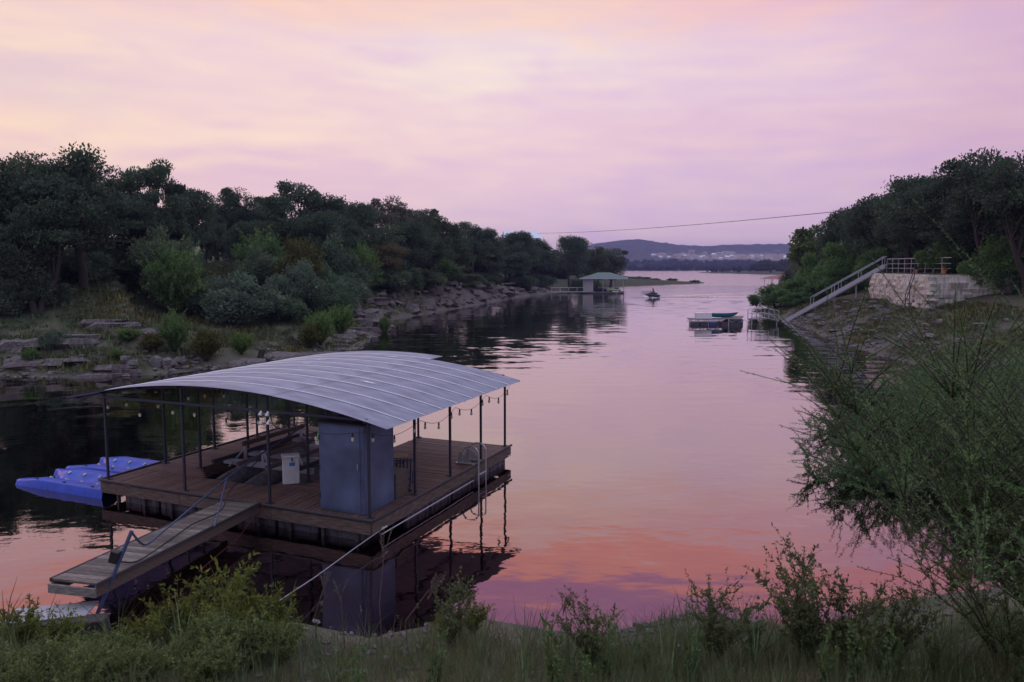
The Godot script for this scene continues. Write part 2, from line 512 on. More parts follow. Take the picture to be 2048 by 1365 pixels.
# ---------------------------------------------------------------- land, water, hills
func make_ground() -> Node3D:
	# one sheet, finer in front of the camera, coarser with distance
	var ang := PackedFloat32Array()
	var a := -180.0
	while a < 180.0:
		ang.append(deg_to_rad(a))
		a += 0.42 if absf(a) < 42.0 else (1.5 if absf(a) < 70.0 else 8.0)
	ang.append(PI)
	var rad := PackedFloat32Array([0.01])
	var r := 0.8
	while r < 1400.0:
		rad.append(r)
		r *= 1.03 if r < 260.0 else 1.06
	rad.append(3400.0)
	var s := Shape.new()
	var dry := Color(0.2, 0.195, 0.115)
	var green := Color(0.095, 0.135, 0.055)
	var rocky := Color(0.23, 0.205, 0.195)
	var red := Color(0.15, 0.075, 0.06)
	var tints := PackedColorArray()
	tints.resize(rad.size() * ang.size())
	var cols := ang.size()
	var at := func(i: int, j: int) -> Vector3:
		var x := sin(ang[j]) * rad[i]
		var z := -cos(ang[j]) * rad[i]
		var q := land(x, z)
		var n1 := fine.get_noise_2d(x * 5.0 + 40.0, z * 5.0)
		var n2 := fine.get_noise_2d(x * 14.0, z * 14.0 + 9.0)
		var stony := clampf(1.15 - q.y / 9.0 + n1 * 1.3 + n2 * 0.7, 0.0, 1.0) if q.y > 0.0 else 1.0
		var t := dry.lerp(green, clampf(0.5 + n1 * 1.6 - n2, 0.0, 1.0))
		if x > 22.0 and z < -34.0 and z > -100.0 and n2 > 0.12:
			t = t.lerp(red, clampf((n2 - 0.12) * 5.0, 0.0, 0.8))
		if x > 20.0 and z > -105.0:
			stony *= 0.62
		elif z > -13.5 and absf(x) < 40.0:
			stony *= 0.5
		elif z > -72.0:
			stony *= 0.55
		elif z < -190.0:
			stony *= 0.4
			t = Color(0.06, 0.085, 0.035)
		t = t.lerp(rocky, smoothstep(0.35, 0.75, stony)) * (0.85 + n2 * 0.4)
		t.a = 1.0
		tints[i * cols + j] = t
		return Vector3(x, q.x if rad[i] < 3300.0 else 5.0, z)
	s.sheet(rad.size(), cols, at)
	s.c = tints
	var g := made("ground", s, mats.ground)
	g.set_meta("label", "grassy and stony banks round the cove")
	structure(g)
	return g

func make_water() -> void:
	# a flat sheet whose normals carry the ripples: long crests, rougher where a breeze touches the water
	var ang := PackedFloat32Array()
	var a := -180.0
	while a < 179.0:
		ang.append(deg_to_rad(a))
		a += 0.16 if absf(a) < 36.0 else 6.0
	ang.append(PI)
	var rad := PackedFloat32Array([6.0])
	var r := 9.0
	while r < 700.0:
		rad.append(r)
		r *= 1.0045 if r < 70.0 else (1.01 if r < 300.0 else 1.03)
	rad.append(1500.0)
	var cols := ang.size()
	var wind := FastNoiseLite.new()
	wind.seed = 17
	wind.frequency = 1.0
	wind.fractal_octaves = 3
	var out := ArrayMesh.new()
	var ends := [60.0, 100.0, 160.0, 260.0, 1e9]
	var first := 0
	for band in 5:
		var last := first
		while last < rad.size() - 1 and rad[last] < ends[band]:
			last += 1
		var s := Shape.new()
		for i in range(first, last + 1):
			var calm := clampf(75.0 / rad[i], 0.16, 1.0)
			var streaks := 0.03 * smoothstep(20.0, 55.0, rad[i]) * (1.0 - smoothstep(80.0, 170.0, rad[i]))
			for j in cols:
				var x := sin(ang[j]) * rad[i]
				var z := -cos(ang[j]) * rad[i]
				var breeze := calm * (0.55 + 1.3 * clampf(wind.get_noise_2d(x * 0.012 + 3.0, z * 0.02) * 2.0 + 0.25, 0.0, 1.0))
				var sz := (wind.get_noise_2d(x * 0.22, z * 0.75) * 0.022 + wind.get_noise_2d(x * 0.9 + 50.0, z * 2.4) * 0.014) * breeze
				var sx := (wind.get_noise_2d(x * 0.3 + 90.0, z * 0.6) * 0.008 + wind.get_noise_2d(x * 1.3, z * 2.0 + 40.0) * 0.006) * breeze
				sz += wind.get_noise_2d(x * 0.1 + 7.0, z * 0.9 + 20.0) * streaks
				s.v.append(Vector3(x, 0, z))
				s.n.append(Vector3(sx, 1.0, sz).normalized())
				s.c.append(Color.WHITE)
		for i in last - first:
			for j in cols - 1:
				var k := i * cols + j
				s.ix.append(k); s.ix.append(k + cols); s.ix.append(k + 1)
				s.ix.append(k + 1); s.ix.append(k + cols); s.ix.append(k + cols + 1)
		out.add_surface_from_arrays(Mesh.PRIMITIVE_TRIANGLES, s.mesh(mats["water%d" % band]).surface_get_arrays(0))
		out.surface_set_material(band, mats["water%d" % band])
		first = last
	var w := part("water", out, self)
	w.set_meta("label", "calm lake water mirroring the pink sky")
	structure(w)

func hill_y(x: float, z: float) -> float:
	var d := -z
	var rise := smoothstep(1500.0, 2700.0, d)
	# a long level ridge with one rounded knob
	var ridge := 80.0 + noise.get_noise_2d(x * 0.05, 300.0) * 10.0
	var knob := 22.0 * exp(-pow((x - 420.0 - (d - 2700.0) * 0.15) / 130.0, 2.0)) * smoothstep(2000.0, 2700.0, d)
	var shelf := 20.0 * smoothstep(1300.0, 1900.0, d)
	var left := smoothstep(60.0, 320.0, x)
	return shelf + (ridge - 20.0) * rise * rise * left + knob + noise.get_noise_2d(x * 0.3, z * 0.3) * 5.0 * smoothstep(1230.0, 1500.0, d)

func make_hills() -> void:
	var s := Shape.new()
	var forest := Color(0.034, 0.045, 0.038)
	var field := Color(0.27, 0.22, 0.19)
	var at := func(i: int, j: int) -> Vector3:
		var z := -1215.0 - pow(i / 110.0, 1.25) * 2100.0
		var x := -500.0 + j * 9.0
		var y := hill_y(x, z)
		if i > 0:
			y += absf(fine.get_noise_2d(x * 1.7, z * 1.7)) * 7.0
		return Vector3(x, y if i > 0 else -1.0, z)
	var tint := func(q: Vector3) -> Color:
		var c := forest * (0.8 + 0.9 * fine.get_noise_2d(q.x * 2.0, q.z * 2.0) + 0.3)
		var band := exp(-pow((q.z + 1990.0 + (q.x - 700.0) * 0.16) / 210.0, 2.0)) * smoothstep(360.0, 480.0, q.x)
		var bits := fine.get_noise_2d(q.x * 0.8, q.z * 0.8 + 70.0) * 1.2 + fine.get_noise_2d(q.x * 3.0, q.z * 3.0) * 0.8
		c = c.lerp(field, clampf(band * 1.2 + bits * 0.6 - 0.3, 0.0, 0.85) if band > 0.1 else 0.0)
		c.a = 1.0
		return c
	s.sheet(111, 290, at, tint)
	var o := made("hills", s, mats.hill)
	o.set_meta("label", "long wooded ridge with a rounded knob beyond the lake")
	structure(o)

func lump(rr: RandomNumberGenerator, size: Vector3, rough := 0.35, slab := false) -> Shape:
	# an angular stone: a subdivided cube, pushed about
	var s := Shape.new()
	var off := rr.randf() * 99.0
	var warp := func(p: Vector3) -> Vector3:
		var q := p.lerp(p.normalized(), 0.45 if slab else 0.75)
		var d := 1.0 + fine.get_noise_3d(p.x * 22.0 + off, p.y * 22.0, p.z * 22.0) * rough * 2.2
		q *= d
		if slab:
			q.y = clampf(q.y, -0.8, 0.72 + 0.2 * fine.get_noise_2d(p.x * 40.0 + off, p.z * 40.0))
		return q * size
	var ax := [Vector3(1, 0, 0), Vector3(0, 1, 0), Vector3(0, 0, 1)]
	for k in 3:
		for sg in [-1.0, 1.0]:
			var w: Vector3 = ax[k] * sg
			var p: Vector3 = ax[(k + 1) % 3]
			var q: Vector3 = ax[(k + 2) % 3] * sg
			for i in 2:
				for j in 2:
					var a := w + p * (i - 1.0) + q * (j - 1.0)
					s.quad(warp.call(a), warp.call(a + p), warp.call(a + p + q), warp.call(a + q))
	return s

func make_stones(ground: Node3D) -> void:
	var rr := RandomNumberGenerator.new()
	rr.seed = 5
	var slabs := []
	var boulders := []
	for k in 7:
		var s := lump(rr, Vector3(1.0, 0.44, 0.78), 0.55, true)
		var t := 0.75 + 0.09 * (k % 4)
		for i in s.c.size():
			s.c[i] = Color(t, t * 0.96, t * 0.95)
		slabs.append(s.mesh(mats.stone))
		boulders.append(lump(rr, Vector3(1.0, 0.75, 0.85), 0.35).mesh(mats.stone))
	var lay := func(called: String, m: Mesh, p: Vector3, size: Vector3, turn: float, tip: float) -> void:
		part(called, m, ground, p, Basis(Vector3.UP, turn) * Basis(Vector3.RIGHT, tip) * Basis.from_scale(size))
	# the limestone bluff along the wooded shore: courses of broken slabs
	var line := [Vector2(-13.4, -74.0), Vector2(-15.0, -89.0), Vector2(-12.4, -98.5), Vector2(-9.2, -112.5), Vector2(-4.8, -131.5), Vector2(1.3, -158.0), Vector2(7.5, -176.0)]
	for i in line.size() - 1:
		var a: Vector2 = line[i]
		var b: Vector2 = line[i + 1]
		var len_ := a.distance_to(b)
		var t := 0.0
		while t < len_:
			var p := a.lerp(b, t / len_)
			var inn := Vector2(-(b - a).y, (b - a).x).normalized() * -1.0
			if inn.x > 0.0:
				inn = -inn
			for course in 4:
				if rr.randf() < (0.48 if course > 0 else 0.2):
					continue
				var off := 0.3 + course * 1.05 + rr.randf_range(-0.35, 0.35)
				var q := p + inn * off + (b - a).normalized() * rr.randf_range(-0.8, 0.8)
				var y := gy(q.x, q.y)
				if y < -0.3 or y > 5.0:
					continue
				var sz := rr.randf_range(0.35, 1.0) + 0.9 * pow(rr.randf(), 5.0)
				lay.call("stone", slabs[rr.randi() % 7], Vector3(q.x, y + 0.1 + 0.06 * course, q.y), Vector3(sz * 1.25, sz * rr.randf_range(0.6, 2.0), sz), rr.randf_range(-0.7, 0.7) + atan2(b.x - a.x, b.y - a.y) + PI / 2, rr.randf_range(-0.25, 0.3))
			t += rr.randf_range(1.7, 2.6) * (1.0 + i * 0.14)
	# ledges on the low bank: each a broken shelf of flat stone
	for led in [[-31.0, -46.2, -26.0, -46.6, 8], [-29.5, -43.8, -25.8, -44.2, 7], [-27.0, -49.5, -22.5, -49.2, 7], [-24.0, -42.8, -21.5, -43.4, 6], [-17.5, -47.6, -13.5, -54.0, 6], [-13.2, -57.0, -13.8, -69.0, 9]]:
		for k in led[4]:
			var t: float = (k + rr.randf()) / led[4]
			var x: float = lerpf(led[0], led[2], t) + rr.randf_range(-0.3, 0.3)
			var z: float = lerpf(led[1], led[3], t) + rr.randf_range(-0.5, 0.5)
			var sz := rr.randf_range(0.35, 0.95)
			lay.call("stone", slabs[rr.randi() % 7], Vector3(x, gy(x, z) + 0.02, z), Vector3(sz * rr.randf_range(0.9, 1.6), sz * rr.randf_range(0.6, 1.3), sz), rr.randf_range(-0.4, 0.4), rr.randf_range(-0.1, 0.15))
	# boulders by the gravel and loose stones up and down both banks
	for b in [[-20.9, -44.6, 0.45], [-20.2, -44.7, 0.48], [-22.6, -44.4, 0.34], [-22.0, -44.0, 0.36], [-19.6, -43.9, 0.3], [-20.0, -45.7, 0.4]]:
		lay.call("boulder", boulders[rr.randi() % 7], Vector3(b[0], gy(b[0], b[1]) + b[2] * 0.35, b[1]), Vector3.ONE * b[2], rr.randf() * 6.0, 0.0)
	for k in 70:
		var x := rr.randf_range(26.5, 35.0)
		var z := rr.randf_range(-84.0, -46.0)
		var q := land(x, z)
		if q.y < 0.3 or q.y > 9.0:
			continue
		var sz := rr.randf_range(0.15, 0.5)
		lay.call("stone", boulders[rr.randi() % 7] if k % 3 else slabs[rr.randi() % 7], Vector3(x, q.x + 0.03, z), Vector3(sz * 1.3, sz * 0.8, sz), rr.randf() * 6.0, rr.randf_range(-0.2, 0.2))
	# gravel: far too much to count
	var gm := lump(rr, Vector3(0.5, 0.32, 0.42), 0.35).mesh(mats.stone)
	var spots: Array[Transform3D] = []
	for k in 9000:
		var side := rr.randf()
		var x := 0.0
		var z := 0.0
		if side < 0.62:
			x = rr.randf_range(-32.0, -9.0)
			z = rr.randf_range(-92.0, -42.0)
		elif side < 0.8:
			x = rr.randf_range(25.0, 34.0)
			z = rr.randf_range(-86.0, -40.0)
		else:
			x = rr.randf_range(-14.0, 12.0)
			z = rr.randf_range(-14.5, -9.0)
		var q := land(x, z)
		if q.y < -0.3 or rr.randf() > (1.0 - q.y / (3.4 if x < 0.0 and z < -20.0 else 7.0)) * (0.75 + fine.get_noise_2d(x * 6.0, z * 6.0) * 2.0):
			continue
		var sz := rr.randf_range(0.1, 0.55) * (1.0 if side < 0.8 else 0.3)
		spots.append(Transform3D(Basis(Vector3.UP, rr.randf() * 6.0) * Basis.from_scale(Vector3(sz, sz * 0.8, sz)), Vector3(x, q.x + 0.02, z)))
	scatter("gravel", gm, spots, "loose grey limestone rubble along the water's edge")

func scatter(called: String, m: Mesh, spots: Array[Transform3D], label: String, tints := PackedColorArray()) -> void:
	var mm := MultiMesh.new()
	mm.transform_format = MultiMesh.TRANSFORM_3D
	mm.use_colors = tints.size() > 0
	mm.mesh = m
	mm.instance_count = spots.size()
	for i in spots.size():
		mm.set_instance_transform(i, spots[i])
		if tints.size() > 0:
			mm.set_instance_color(i, tints[i])
	var o := MultiMeshInstance3D.new()
	o.multimesh = mm
	put(o, called)
	o.set_meta("kind", "stuff")
	o.set_meta("label", label)
	o.set_meta("category", called.replace("_", " "))

# ---------------------------------------------------------------- plants
func oak(seed_: int, tint: Color, leaves := 400, leaf := 0.135, clumps := 48, open := 0.0) -> Node3D:
	# an oak 10 m tall with a crown 4.5 m in radius
	var rr := RandomNumberGenerator.new()
	rr.seed = seed_
	var wood := Shape.new()
	var crown := Shape.new()
	var stems := 1 + rr.randi() % 3
	var forks := []
	for k in stems:
		var a := TAU * k / stems + rr.randf()
		var lean := Vector3(cos(a), 0, sin(a)) * (0.5 if stems == 1 else 1.5)
		var p := PackedVector3Array([Vector3(lean.x * 0.1, -0.4, lean.z * 0.1), lean * 0.3 + Vector3(0, 1.2, 0), lean * 0.8 + Vector3(rr.randf_range(-0.3, 0.3), 2.5, 0), lean * 1.2 + Vector3(0, 3.8, rr.randf_range(-0.3, 0.3))])
		wood.tube(p, PackedFloat32Array([0.34, 0.27, 0.22, 0.17]), 7, false)
		forks.append(p[2]); forks.append(p[3])
	for k in clumps:
		var d := Vector3(rr.randfn(), rr.randfn(), rr.randfn()).normalized()
		var far := pow(rr.randf(), 0.38)
		var cp := Vector3(d.x * 3.6 * far, 6.0 + d.y * (3.2 if d.y > 0 else 3.3) * far, d.z * 3.6 * far)
		var cr := (0.55 + 1.1 * rr.randf() * rr.randf_range(0.6, 1.1)) * (1.0 - open * 0.25)
		if k < 26:
			var f: Vector3 = forks[rr.randi() % forks.size()]
			var mid := f.lerp(cp, 0.5) + Vector3(rr.randf_range(-0.4, 0.4), rr.randf_range(-0.5, 0.2), rr.randf_range(-0.4, 0.4))
			wood.tube(PackedVector3Array([f, mid, cp, cp + (cp - mid).normalized() * cr * 0.6]), PackedFloat32Array([0.12, 0.08, 0.045, 0.015]), 5, false)
		var tone := rr.randf_range(0.72, 1.25)
		for i in leaves:
			var o := Vector3(rr.randfn(), rr.randfn(), rr.randfn()).normalized()
			var q := cp + Vector3(o.x * 1.15, o.y * 0.6, o.z * 1.15) * cr * rr.randf_range(0.4, 1.12)
			var al := (o + Vector3(rr.randfn(), rr.randfn(), rr.randfn()) * 0.8).normalized()
			var ac := al.cross(Vector3(rr.randfn(), rr.randfn(), rr.randfn())).normalized()
			var f := al.cross(ac)
			if f.dot(o) < 0.0:
				f = -f
			var t := tone * rr.randf_range(0.7, 1.35)
			crown.col = Color(tint.r * t, tint.g * t, tint.b * t)
			var sz := leaf * rr.randf_range(0.7, 1.4)
			crown.leaf(q, al * sz * 1.5, ac * sz * 0.5, f)
	var o := Node3D.new()
	made("trunk", wood, mats.bark, o)
	made("crown", crown, mats.oak, o)
	return o

func bush(seed_: int, tint: Color, count := 12500, leaf := 0.105) -> Node3D:
	# a rounded, uneven shrub, 3 m tall and 2 m in radius, leafy to the ground
	var rr := RandomNumberGenerator.new()
	rr.seed = seed_
	var wood := Shape.new()
	var crown := Shape.new()
	var tips := []
	for k in 42:
		var a := rr.randf() * TAU
		var r := sqrt(rr.randf()) * 1.75
		var h := (2.65 - r * r * 0.42) * (rr.randf_range(0.55, 1.05) if k % 3 else rr.randf_range(0.12, 0.5))
		var tip := Vector3(cos(a) * r, h, sin(a) * r)
		tips.append([tip, rr.randf_range(0.75, 1.3), rr.randf_range(0.3, 0.62)])
		if k < 14:
			wood.tube(PackedVector3Array([Vector3(cos(a) * 0.15, -0.2, sin(a) * 0.15), tip * 0.5 + Vector3(0, 0.15, 0), tip]), PackedFloat32Array([0.05, 0.03, 0.01]), 4, false)
	for i in count:
		var tp: Array = tips[i % tips.size()]
		var o := Vector3(rr.randfn(), rr.randfn(), rr.randfn()).normalized()
		var q: Vector3 = tp[0] + o * tp[2] * rr.randf_range(0.35, 1.1)
		q.y = maxf(q.y, 0.02)
		var al := (o + Vector3(rr.randfn(), rr.randfn() + 0.5, rr.randfn()) * 0.7).normalized()
		var ac := al.cross(Vector3(rr.randfn(), rr.randfn(), rr.randfn())).normalized()
		var f := al.cross(ac)
		if f.dot(o + Vector3.UP * 0.3) < 0.0:
			f = -f
		var t: float = tp[1] * rr.randf_range(0.7, 1.3)
		crown.col = Color(tint.r * t, tint.g * t, tint.b * t)
		var sz := leaf * rr.randf_range(0.6, 1.3)
		crown.leaf(q, al * sz * 1.5, ac * sz * 0.42, f)
	var b := Node3D.new()
	made("stems", wood, mats.bark, b)
	made("foliage", crown, mats.oak, b)
	return b

func feather(seed_: int, stems: int, per: int, h: float, reach: float, leaf: float, slim: float, tint: Color, tint2: Color, droop := 0.25, stem_r := 0.012, fork := 3, mat_name := "feather", start := 0.25) -> Node3D:
	# wands that fan out of one root, forking, set with narrow leaves
	var rr := RandomNumberGenerator.new()
	rr.seed = seed_
	var wood := Shape.new()
	var crown := Shape.new()
	for k in stems:
		var a := rr.randf() * TAU
		var out := sqrt(rr.randf()) * reach
		var hh := h * rr.randf_range(0.6, 1.05) * (1.0 - 0.25 * out / maxf(reach, 0.01))
		var dir := Vector3(cos(a), 0, sin(a))
		var p := PackedVector3Array()
		var rd := PackedFloat32Array()
		for i in 6:
			var t := i / 5.0
			p.append(dir * (0.06 * reach + out * pow(t, 1.4)) + Vector3(rr.randf_range(-1, 1), 0, rr.randf_range(-1, 1)) * 0.04 * h * t + Vector3.UP * hh * (t - droop * t * t * t * out / maxf(reach, 0.01)))
			rd.append(stem_r * (1.0 - 0.85 * t))
		p[0].y = -0.05
		wood.tube(p, rd, 4, false)
		var lines := [p]
		for f in fork:
			var i0 := 1 + rr.randi() % 4
			var b := rr.randf() * TAU
			var side := Vector3(cos(b), 0.9 + rr.randf() * 0.6, sin(b)) * hh * rr.randf_range(0.14, 0.3)
			var tw := PackedVector3Array([p[i0], p[i0] + side * 0.5, p[i0] + side + Vector3(0, -0.04 * h, 0)])
			wood.tube(tw, PackedFloat32Array([stem_r * 0.5, stem_r * 0.35, stem_r * 0.15]), 3, false)
			lines.append(tw)
		var tone := rr.randf_range(0.75, 1.25)
		for ln in lines:
			var main: bool = ln.size() == 6
			var cnt := int(per if main else per * 0.4)
			for i in cnt:
				var t: float = (start + (1.0 - start) * rr.randf()) if main else rr.randf()
				var fi: float = t * (ln.size() - 1)
				var i0 := mini(int(fi), ln.size() - 2)
				var q: Vector3 = ln[i0].lerp(ln[i0 + 1], fi - i0)
				var along: Vector3 = (ln[i0 + 1] - ln[i0]).normalized()
				var al := (along * 0.9 + Vector3(rr.randfn(), rr.randfn(), rr.randfn()) * 0.75).normalized()
				var ac := al.cross(Vector3(rr.randfn(), rr.randfn(), rr.randfn())).normalized()
				var f := al.cross(ac)
				if f.y < 0.0:
					f = -f
				var sz := leaf * rr.randf_range(0.6, 1.35) * (1.15 - 0.5 * t)
				var cc := tint.lerp(tint2, rr.randf()) * (tone * rr.randf_range(0.75, 1.25))
				cc.a = 1.0
				crown.col = cc
				crown.leaf(q, al * sz, ac * sz * slim, f)
	var o := Node3D.new()
	made("stems", wood, mats.bark, o)
	made("foliage", crown, mats[mat_name], o)
	return o

func tuft(seed_: int, blades: int, h: float, w: float, spread: float, tint: Color, tint2: Color) -> Mesh:
	var rr := RandomNumberGenerator.new()
	rr.seed = seed_
	var s := Shape.new()
	for k in blades:
		var a := rr.randf() * TAU
		var d := Vector3(cos(a), 0, sin(a))
		var c := tint.lerp(tint2, rr.randf()) * rr.randf_range(0.7, 1.3)
		c.a = 1.0
		s.col = c
		s.blade(d * rr.randf() * spread + Vector3(0, -0.03, 0), h * rr.randf_range(0.45, 1.1), w * rr.randf_range(0.7, 1.3), d * rr.randf_range(0.1, 0.75))
	return s.mesh(mats.grass)

# ---------------------------------------------------------------- planting
func plant_all() -> void:
	var rr := RandomNumberGenerator.new()
	rr.seed = 77
	# x, z, height of the top above the water, radius of the crown, kind
	var oaks := [
		[-38.6, -60.0, 15.5, 4.3, "o"], [-31.9, -57.0, 14.9, 4.3, "o"], [-32.3, -52.0, 10.6, 3.2, "o"], [-33.9, -72.0, 16.0, 3.8, "o"], [-35.6, -84.0, 14.9, 3.3, "o"], [-32.8, -64.0, 11.7, 3.6, "o"],
		[-34.1, -76.0, 11.2, 3.0, "o"], [-39.2, -98.0, 13.8, 2.9, "o"], [-38.2, -106.0, 16.8, 3.3, "o"], [-36.0, -112.0, 16.1, 3.3, "o"], [-24.8, -92.0, 16.3, 4.7, "o"], [-22.8, -97.0, 15.2, 3.5, "o"],
		[-21.4, -104.0, 15.0, 3.4, "o"], [-27.0, -90.0, 12.5, 3.2, "o"], [-32.8, -96.0, 12.0, 2.8, "o"], [-18.7, -114.0, 16.5, 4.3, "p"], [-13.3, -122.0, 16.0, 3.8, "o"], [-18.7, -100.0, 12.5, 4.1, "o"],
		[-15.0, -108.0, 12.3, 4.4, "o"], [-10.4, -130.0, 13.8, 3.6, "o"], [-7.2, -140.0, 14.4, 3.8, "o"], [-3.8, -150.0, 13.7, 4.1, "o"], [-11.4, -114.0, 10.5, 4.6, "o"], [-7.8, -128.0, 10.2, 5.0, "o"],
		[-2.3, -146.0, 10.1, 5.0, "o"], [2.3, -172.0, 14.1, 5.1, "o"], [7.6, -184.0, 13.0, 4.8, "o"], [15.0, -200.0, 14.4, 5.2, "o"], [10.7, -188.0, 11.2, 5.2, "o"], [21.7, -214.0, 12.8, 5.6, "o"],
		[29.0, -226.0, 12.6, 5.9, "o"], [4.1, -166.0, 9.5, 5.2, "o"], [25.8, -232.0, 10.5, 5.2, "o"], [-17.1, -100.0, 9.6, 3.6, "y"], [-20.8, -96.0, 10.1, 3.5, "o"], [-1.5, -168.0, 12.0, 4.4, "o"],
		[-6.3, -152.0, 12.4, 4.5, "o"], [-16.9, -135.0, 16.0, 4.4, "o"], [-45.1, -66.0, 14.8, 4.7, "o"], [-40.0, -56.0, 14.5, 4.0, "o"], [-45.8, -78.0, 16.3, 5.1, "o"], [-45.0, -85.0, 16.7, 5.0, "o"],
		[-45.3, -118.0, 14.8, 3.9, "o"], [-35.9, -120.0, 16.9, 4.3, "o"], [-11.6, -145.0, 13.1, 4.3, "o"], [-21.8, -88.0, 12.6, 3.5, "o"],
	]
	var bank_oaks := [
		[43.5, -112.0, 11.6, 3.8, "s"], [43.6, -100.0, 14.0, 3.4, "o"], [43.1, -90.0, 14.9, 3.4, "o"], [41.5, -80.0, 15.7, 3.2, "o"], [41.3, -72.0, 16.4, 3.7, "o"], [40.3, -64.0, 15.5, 2.9, "o"],
		[38.6, -57.0, 14.2, 2.9, "o"], [42.0, -76.0, 12.7, 4.0, "o"], [42.4, -68.0, 12.0, 4.0, "o"], [43.5, -61.0, 13.8, 3.5, "o"], [50.5, -120.0, 12.5, 3.5, "o"], [45.4, -98.0, 12.7, 3.8, "o"],
		[44.7, -86.0, 13.0, 3.4, "o"],
	]
	var shrubs := [
		[-28.2, -62.0, 9.9, 2.5, "g"], [-25.5, -58.0, 8.5, 2.4, "f"], [-28.0, -66.0, 8.7, 1.5, "g"], [-26.7, -82.0, 10.6, 3.3, "f"], [-25.0, -78.0, 8.6, 3.0, "g"], [-20.9, -76.0, 9.7, 2.5, "y"],
		[-19.7, -70.0, 6.8, 2.7, "g"], [-21.6, -60.0, 5.7, 3.3, "g"], [-24.6, -60.0, 5.1, 2.4, "g"], [-20.1, -84.0, 9.6, 3.0, "g"], [-18.0, -76.0, 5.9, 2.5, "g"], [-18.1, -92.0, 9.9, 2.7, "f"],
		[-14.3, -92.0, 7.9, 2.7, "f"], [-16.2, -82.0, 5.8, 3.2, "g"], [-16.2, -88.0, 8.1, 2.9, "g"], [-11.3, -100.0, 6.4, 3.3, "g"], [-7.4, -122.0, 8.4, 4.4, "f"], [-6.8, -112.0, 6.1, 3.7, "g"],
		[-3.4, -134.0, 5.6, 3.5, "g"], [0.6, -146.0, 6.5, 3.8, "g"], [6.1, -168.0, 5.0, 4.4, "g"], [11.6, -186.0, 4.5, 4.6, "g"], [-9.7, -104.0, 7.1, 3.1, "g"], [-13.0, -98.0, 5.8, 2.6, "g"],
		[-34.7, -52.0, 5.6, 2.2, "g"], [-33.7, -62.0, 5.1, 3.0, "g"], [-20.9, -47.0, 3.8, 1.1, "f"], [-18.9, -47.0, 2.7, 1.0, "y"], [-18.6, -62.0, 3.9, 2.0, "g"], [-14.1, -56.0, 3.4, 1.1, "f"],
		[-12.0, -72.0, 1.9, 0.7, "f"], [-13.9, -62.0, 3.5, 1.2, "f"], [-27.9, -44.0, 1.7, 0.6, "f"], [-15.6, -74.0, 4.9, 2.2, "g"], [-5.0, -130.0, 1.0, 1.2, "f"], [-17.1, -70.0, 5.0, 2.1, "g"],
		[-14.8, -86.0, 4.7, 2.5, "g"], [19.5, -205.0, 4.3, 4.0, "g"], [-1.3, -142.0, 3.8, 2.8, "g"], [56.1, -330.0, 2.3, 3.5, "g"], [50.2, -320.0, 2.2, 2.9, "g"], [62.7, -300.0, 1.9, 2.0, "g"],
		[69.2, -290.0, 1.3, 1.9, "g"], [59.6, -320.0, 1.6, 2.5, "g"], [-23.2, -44.5, 1.6, 0.5, "f"], [-27.6, -46.0, 2.5, 0.9, "g"], [-21.8, -46.0, 2.4, 0.8, "y"], [-23.7, -47.0, 2.6, 0.9, "f"],
		[-17.8, -50.0, 2.2, 0.8, "f"], [-14.6, -55.0, 2.3, 0.9, "y"],
	]
	var bank_shrubs := [
		[41.2, -94.0, 8.9, 4.6, "f"], [41.6, -104.0, 7.8, 3.4, "f"], [35.7, -103.0, 3.5, 3.9, "f"], [38.2, -100.0, 4.5, 3.9, "f"], [36.1, -96.0, 2.7, 2.5, "f"], [39.3, -92.0, 5.8, 3.0, "f"],
		[41.1, -86.0, 8.0, 2.8, "f"], [47.1, -128.0, 7.3, 2.5, "g"], [39.7, -70.0, 9.0, 2.7, "f"], [39.2, -62.0, 8.3, 2.8, "f"], [44.0, -74.0, 9.5, 3.4, "g"], [46.0, -66.0, 10.0, 3.6, "g"], [44.5, -84.0, 9.0, 3.4, "g"], [49.0, -78.0, 10.0, 4.0, "g"], [42.5, -57.0, 8.0, 3.2, "g"], [47.0, -94.0, 9.0, 4.0, "g"],
	]
	shrubs.append_array([[-41.0, -112.0, 14.5, 4.0, "g"], [-37.5, -114.0, 14.0, 3.6, "g"], [-46.0, -100.0, 14.5, 3.5, "g"], [-34.0, -60.0, 7.6, 2.8, "g"], [-38.0, -57.0, 7.5, 3.0, "g"], [-31.0, -65.0, 8.0, 2.6, "g"], [-36.0, -68.0, 9.0, 3.0, "g"], [-41.0, -63.0, 9.0, 3.2, "g"], [-33.0, -53.5, 5.8, 2.0, "g"]])
	var leafy := Color(0.074, 0.11, 0.07)
	var oak_kinds := [oak(1, leafy), oak(2, leafy * 0.85), oak(3, Color(0.078, 0.108, 0.06), 380, 0.135, 44, 0.4), oak(4, leafy), oak(6, leafy * 1.15, 380, 0.135, 40, 0.5)]
	var pale_oak := oak(8, Color(0.135, 0.14, 0.1), 330, 0.14, 44, 0.6)
	var brown_oak := oak(9, Color(0.13, 0.115, 0.06))
	var broad := oak(12, Color(0.115, 0.165, 0.06), 130, 0.28, 46)
	var bush_kinds := [bush(21, Color(0.115, 0.16, 0.11)), bush(22, Color(0.092, 0.142, 0.08)), bush(23, Color(0.125, 0.17, 0.1))]
	var feather_kinds := [feather(31, 130, 60, 3.0, 1.6, 0.2, 0.16, Color(0.12, 0.2, 0.055), Color(0.16, 0.25, 0.075)), feather(32, 130, 60, 3.0, 1.6, 0.2, 0.16, Color(0.1, 0.18, 0.06), Color(0.145, 0.23, 0.08))]
	var green_bush := bush(24, Color(0.105, 0.185, 0.065), 14000, 0.1)
	var yellow := feather(33, 120, 60, 3.0, 1.7, 0.2, 0.2, Color(0.13, 0.12, 0.03), Color(0.08, 0.1, 0.035))
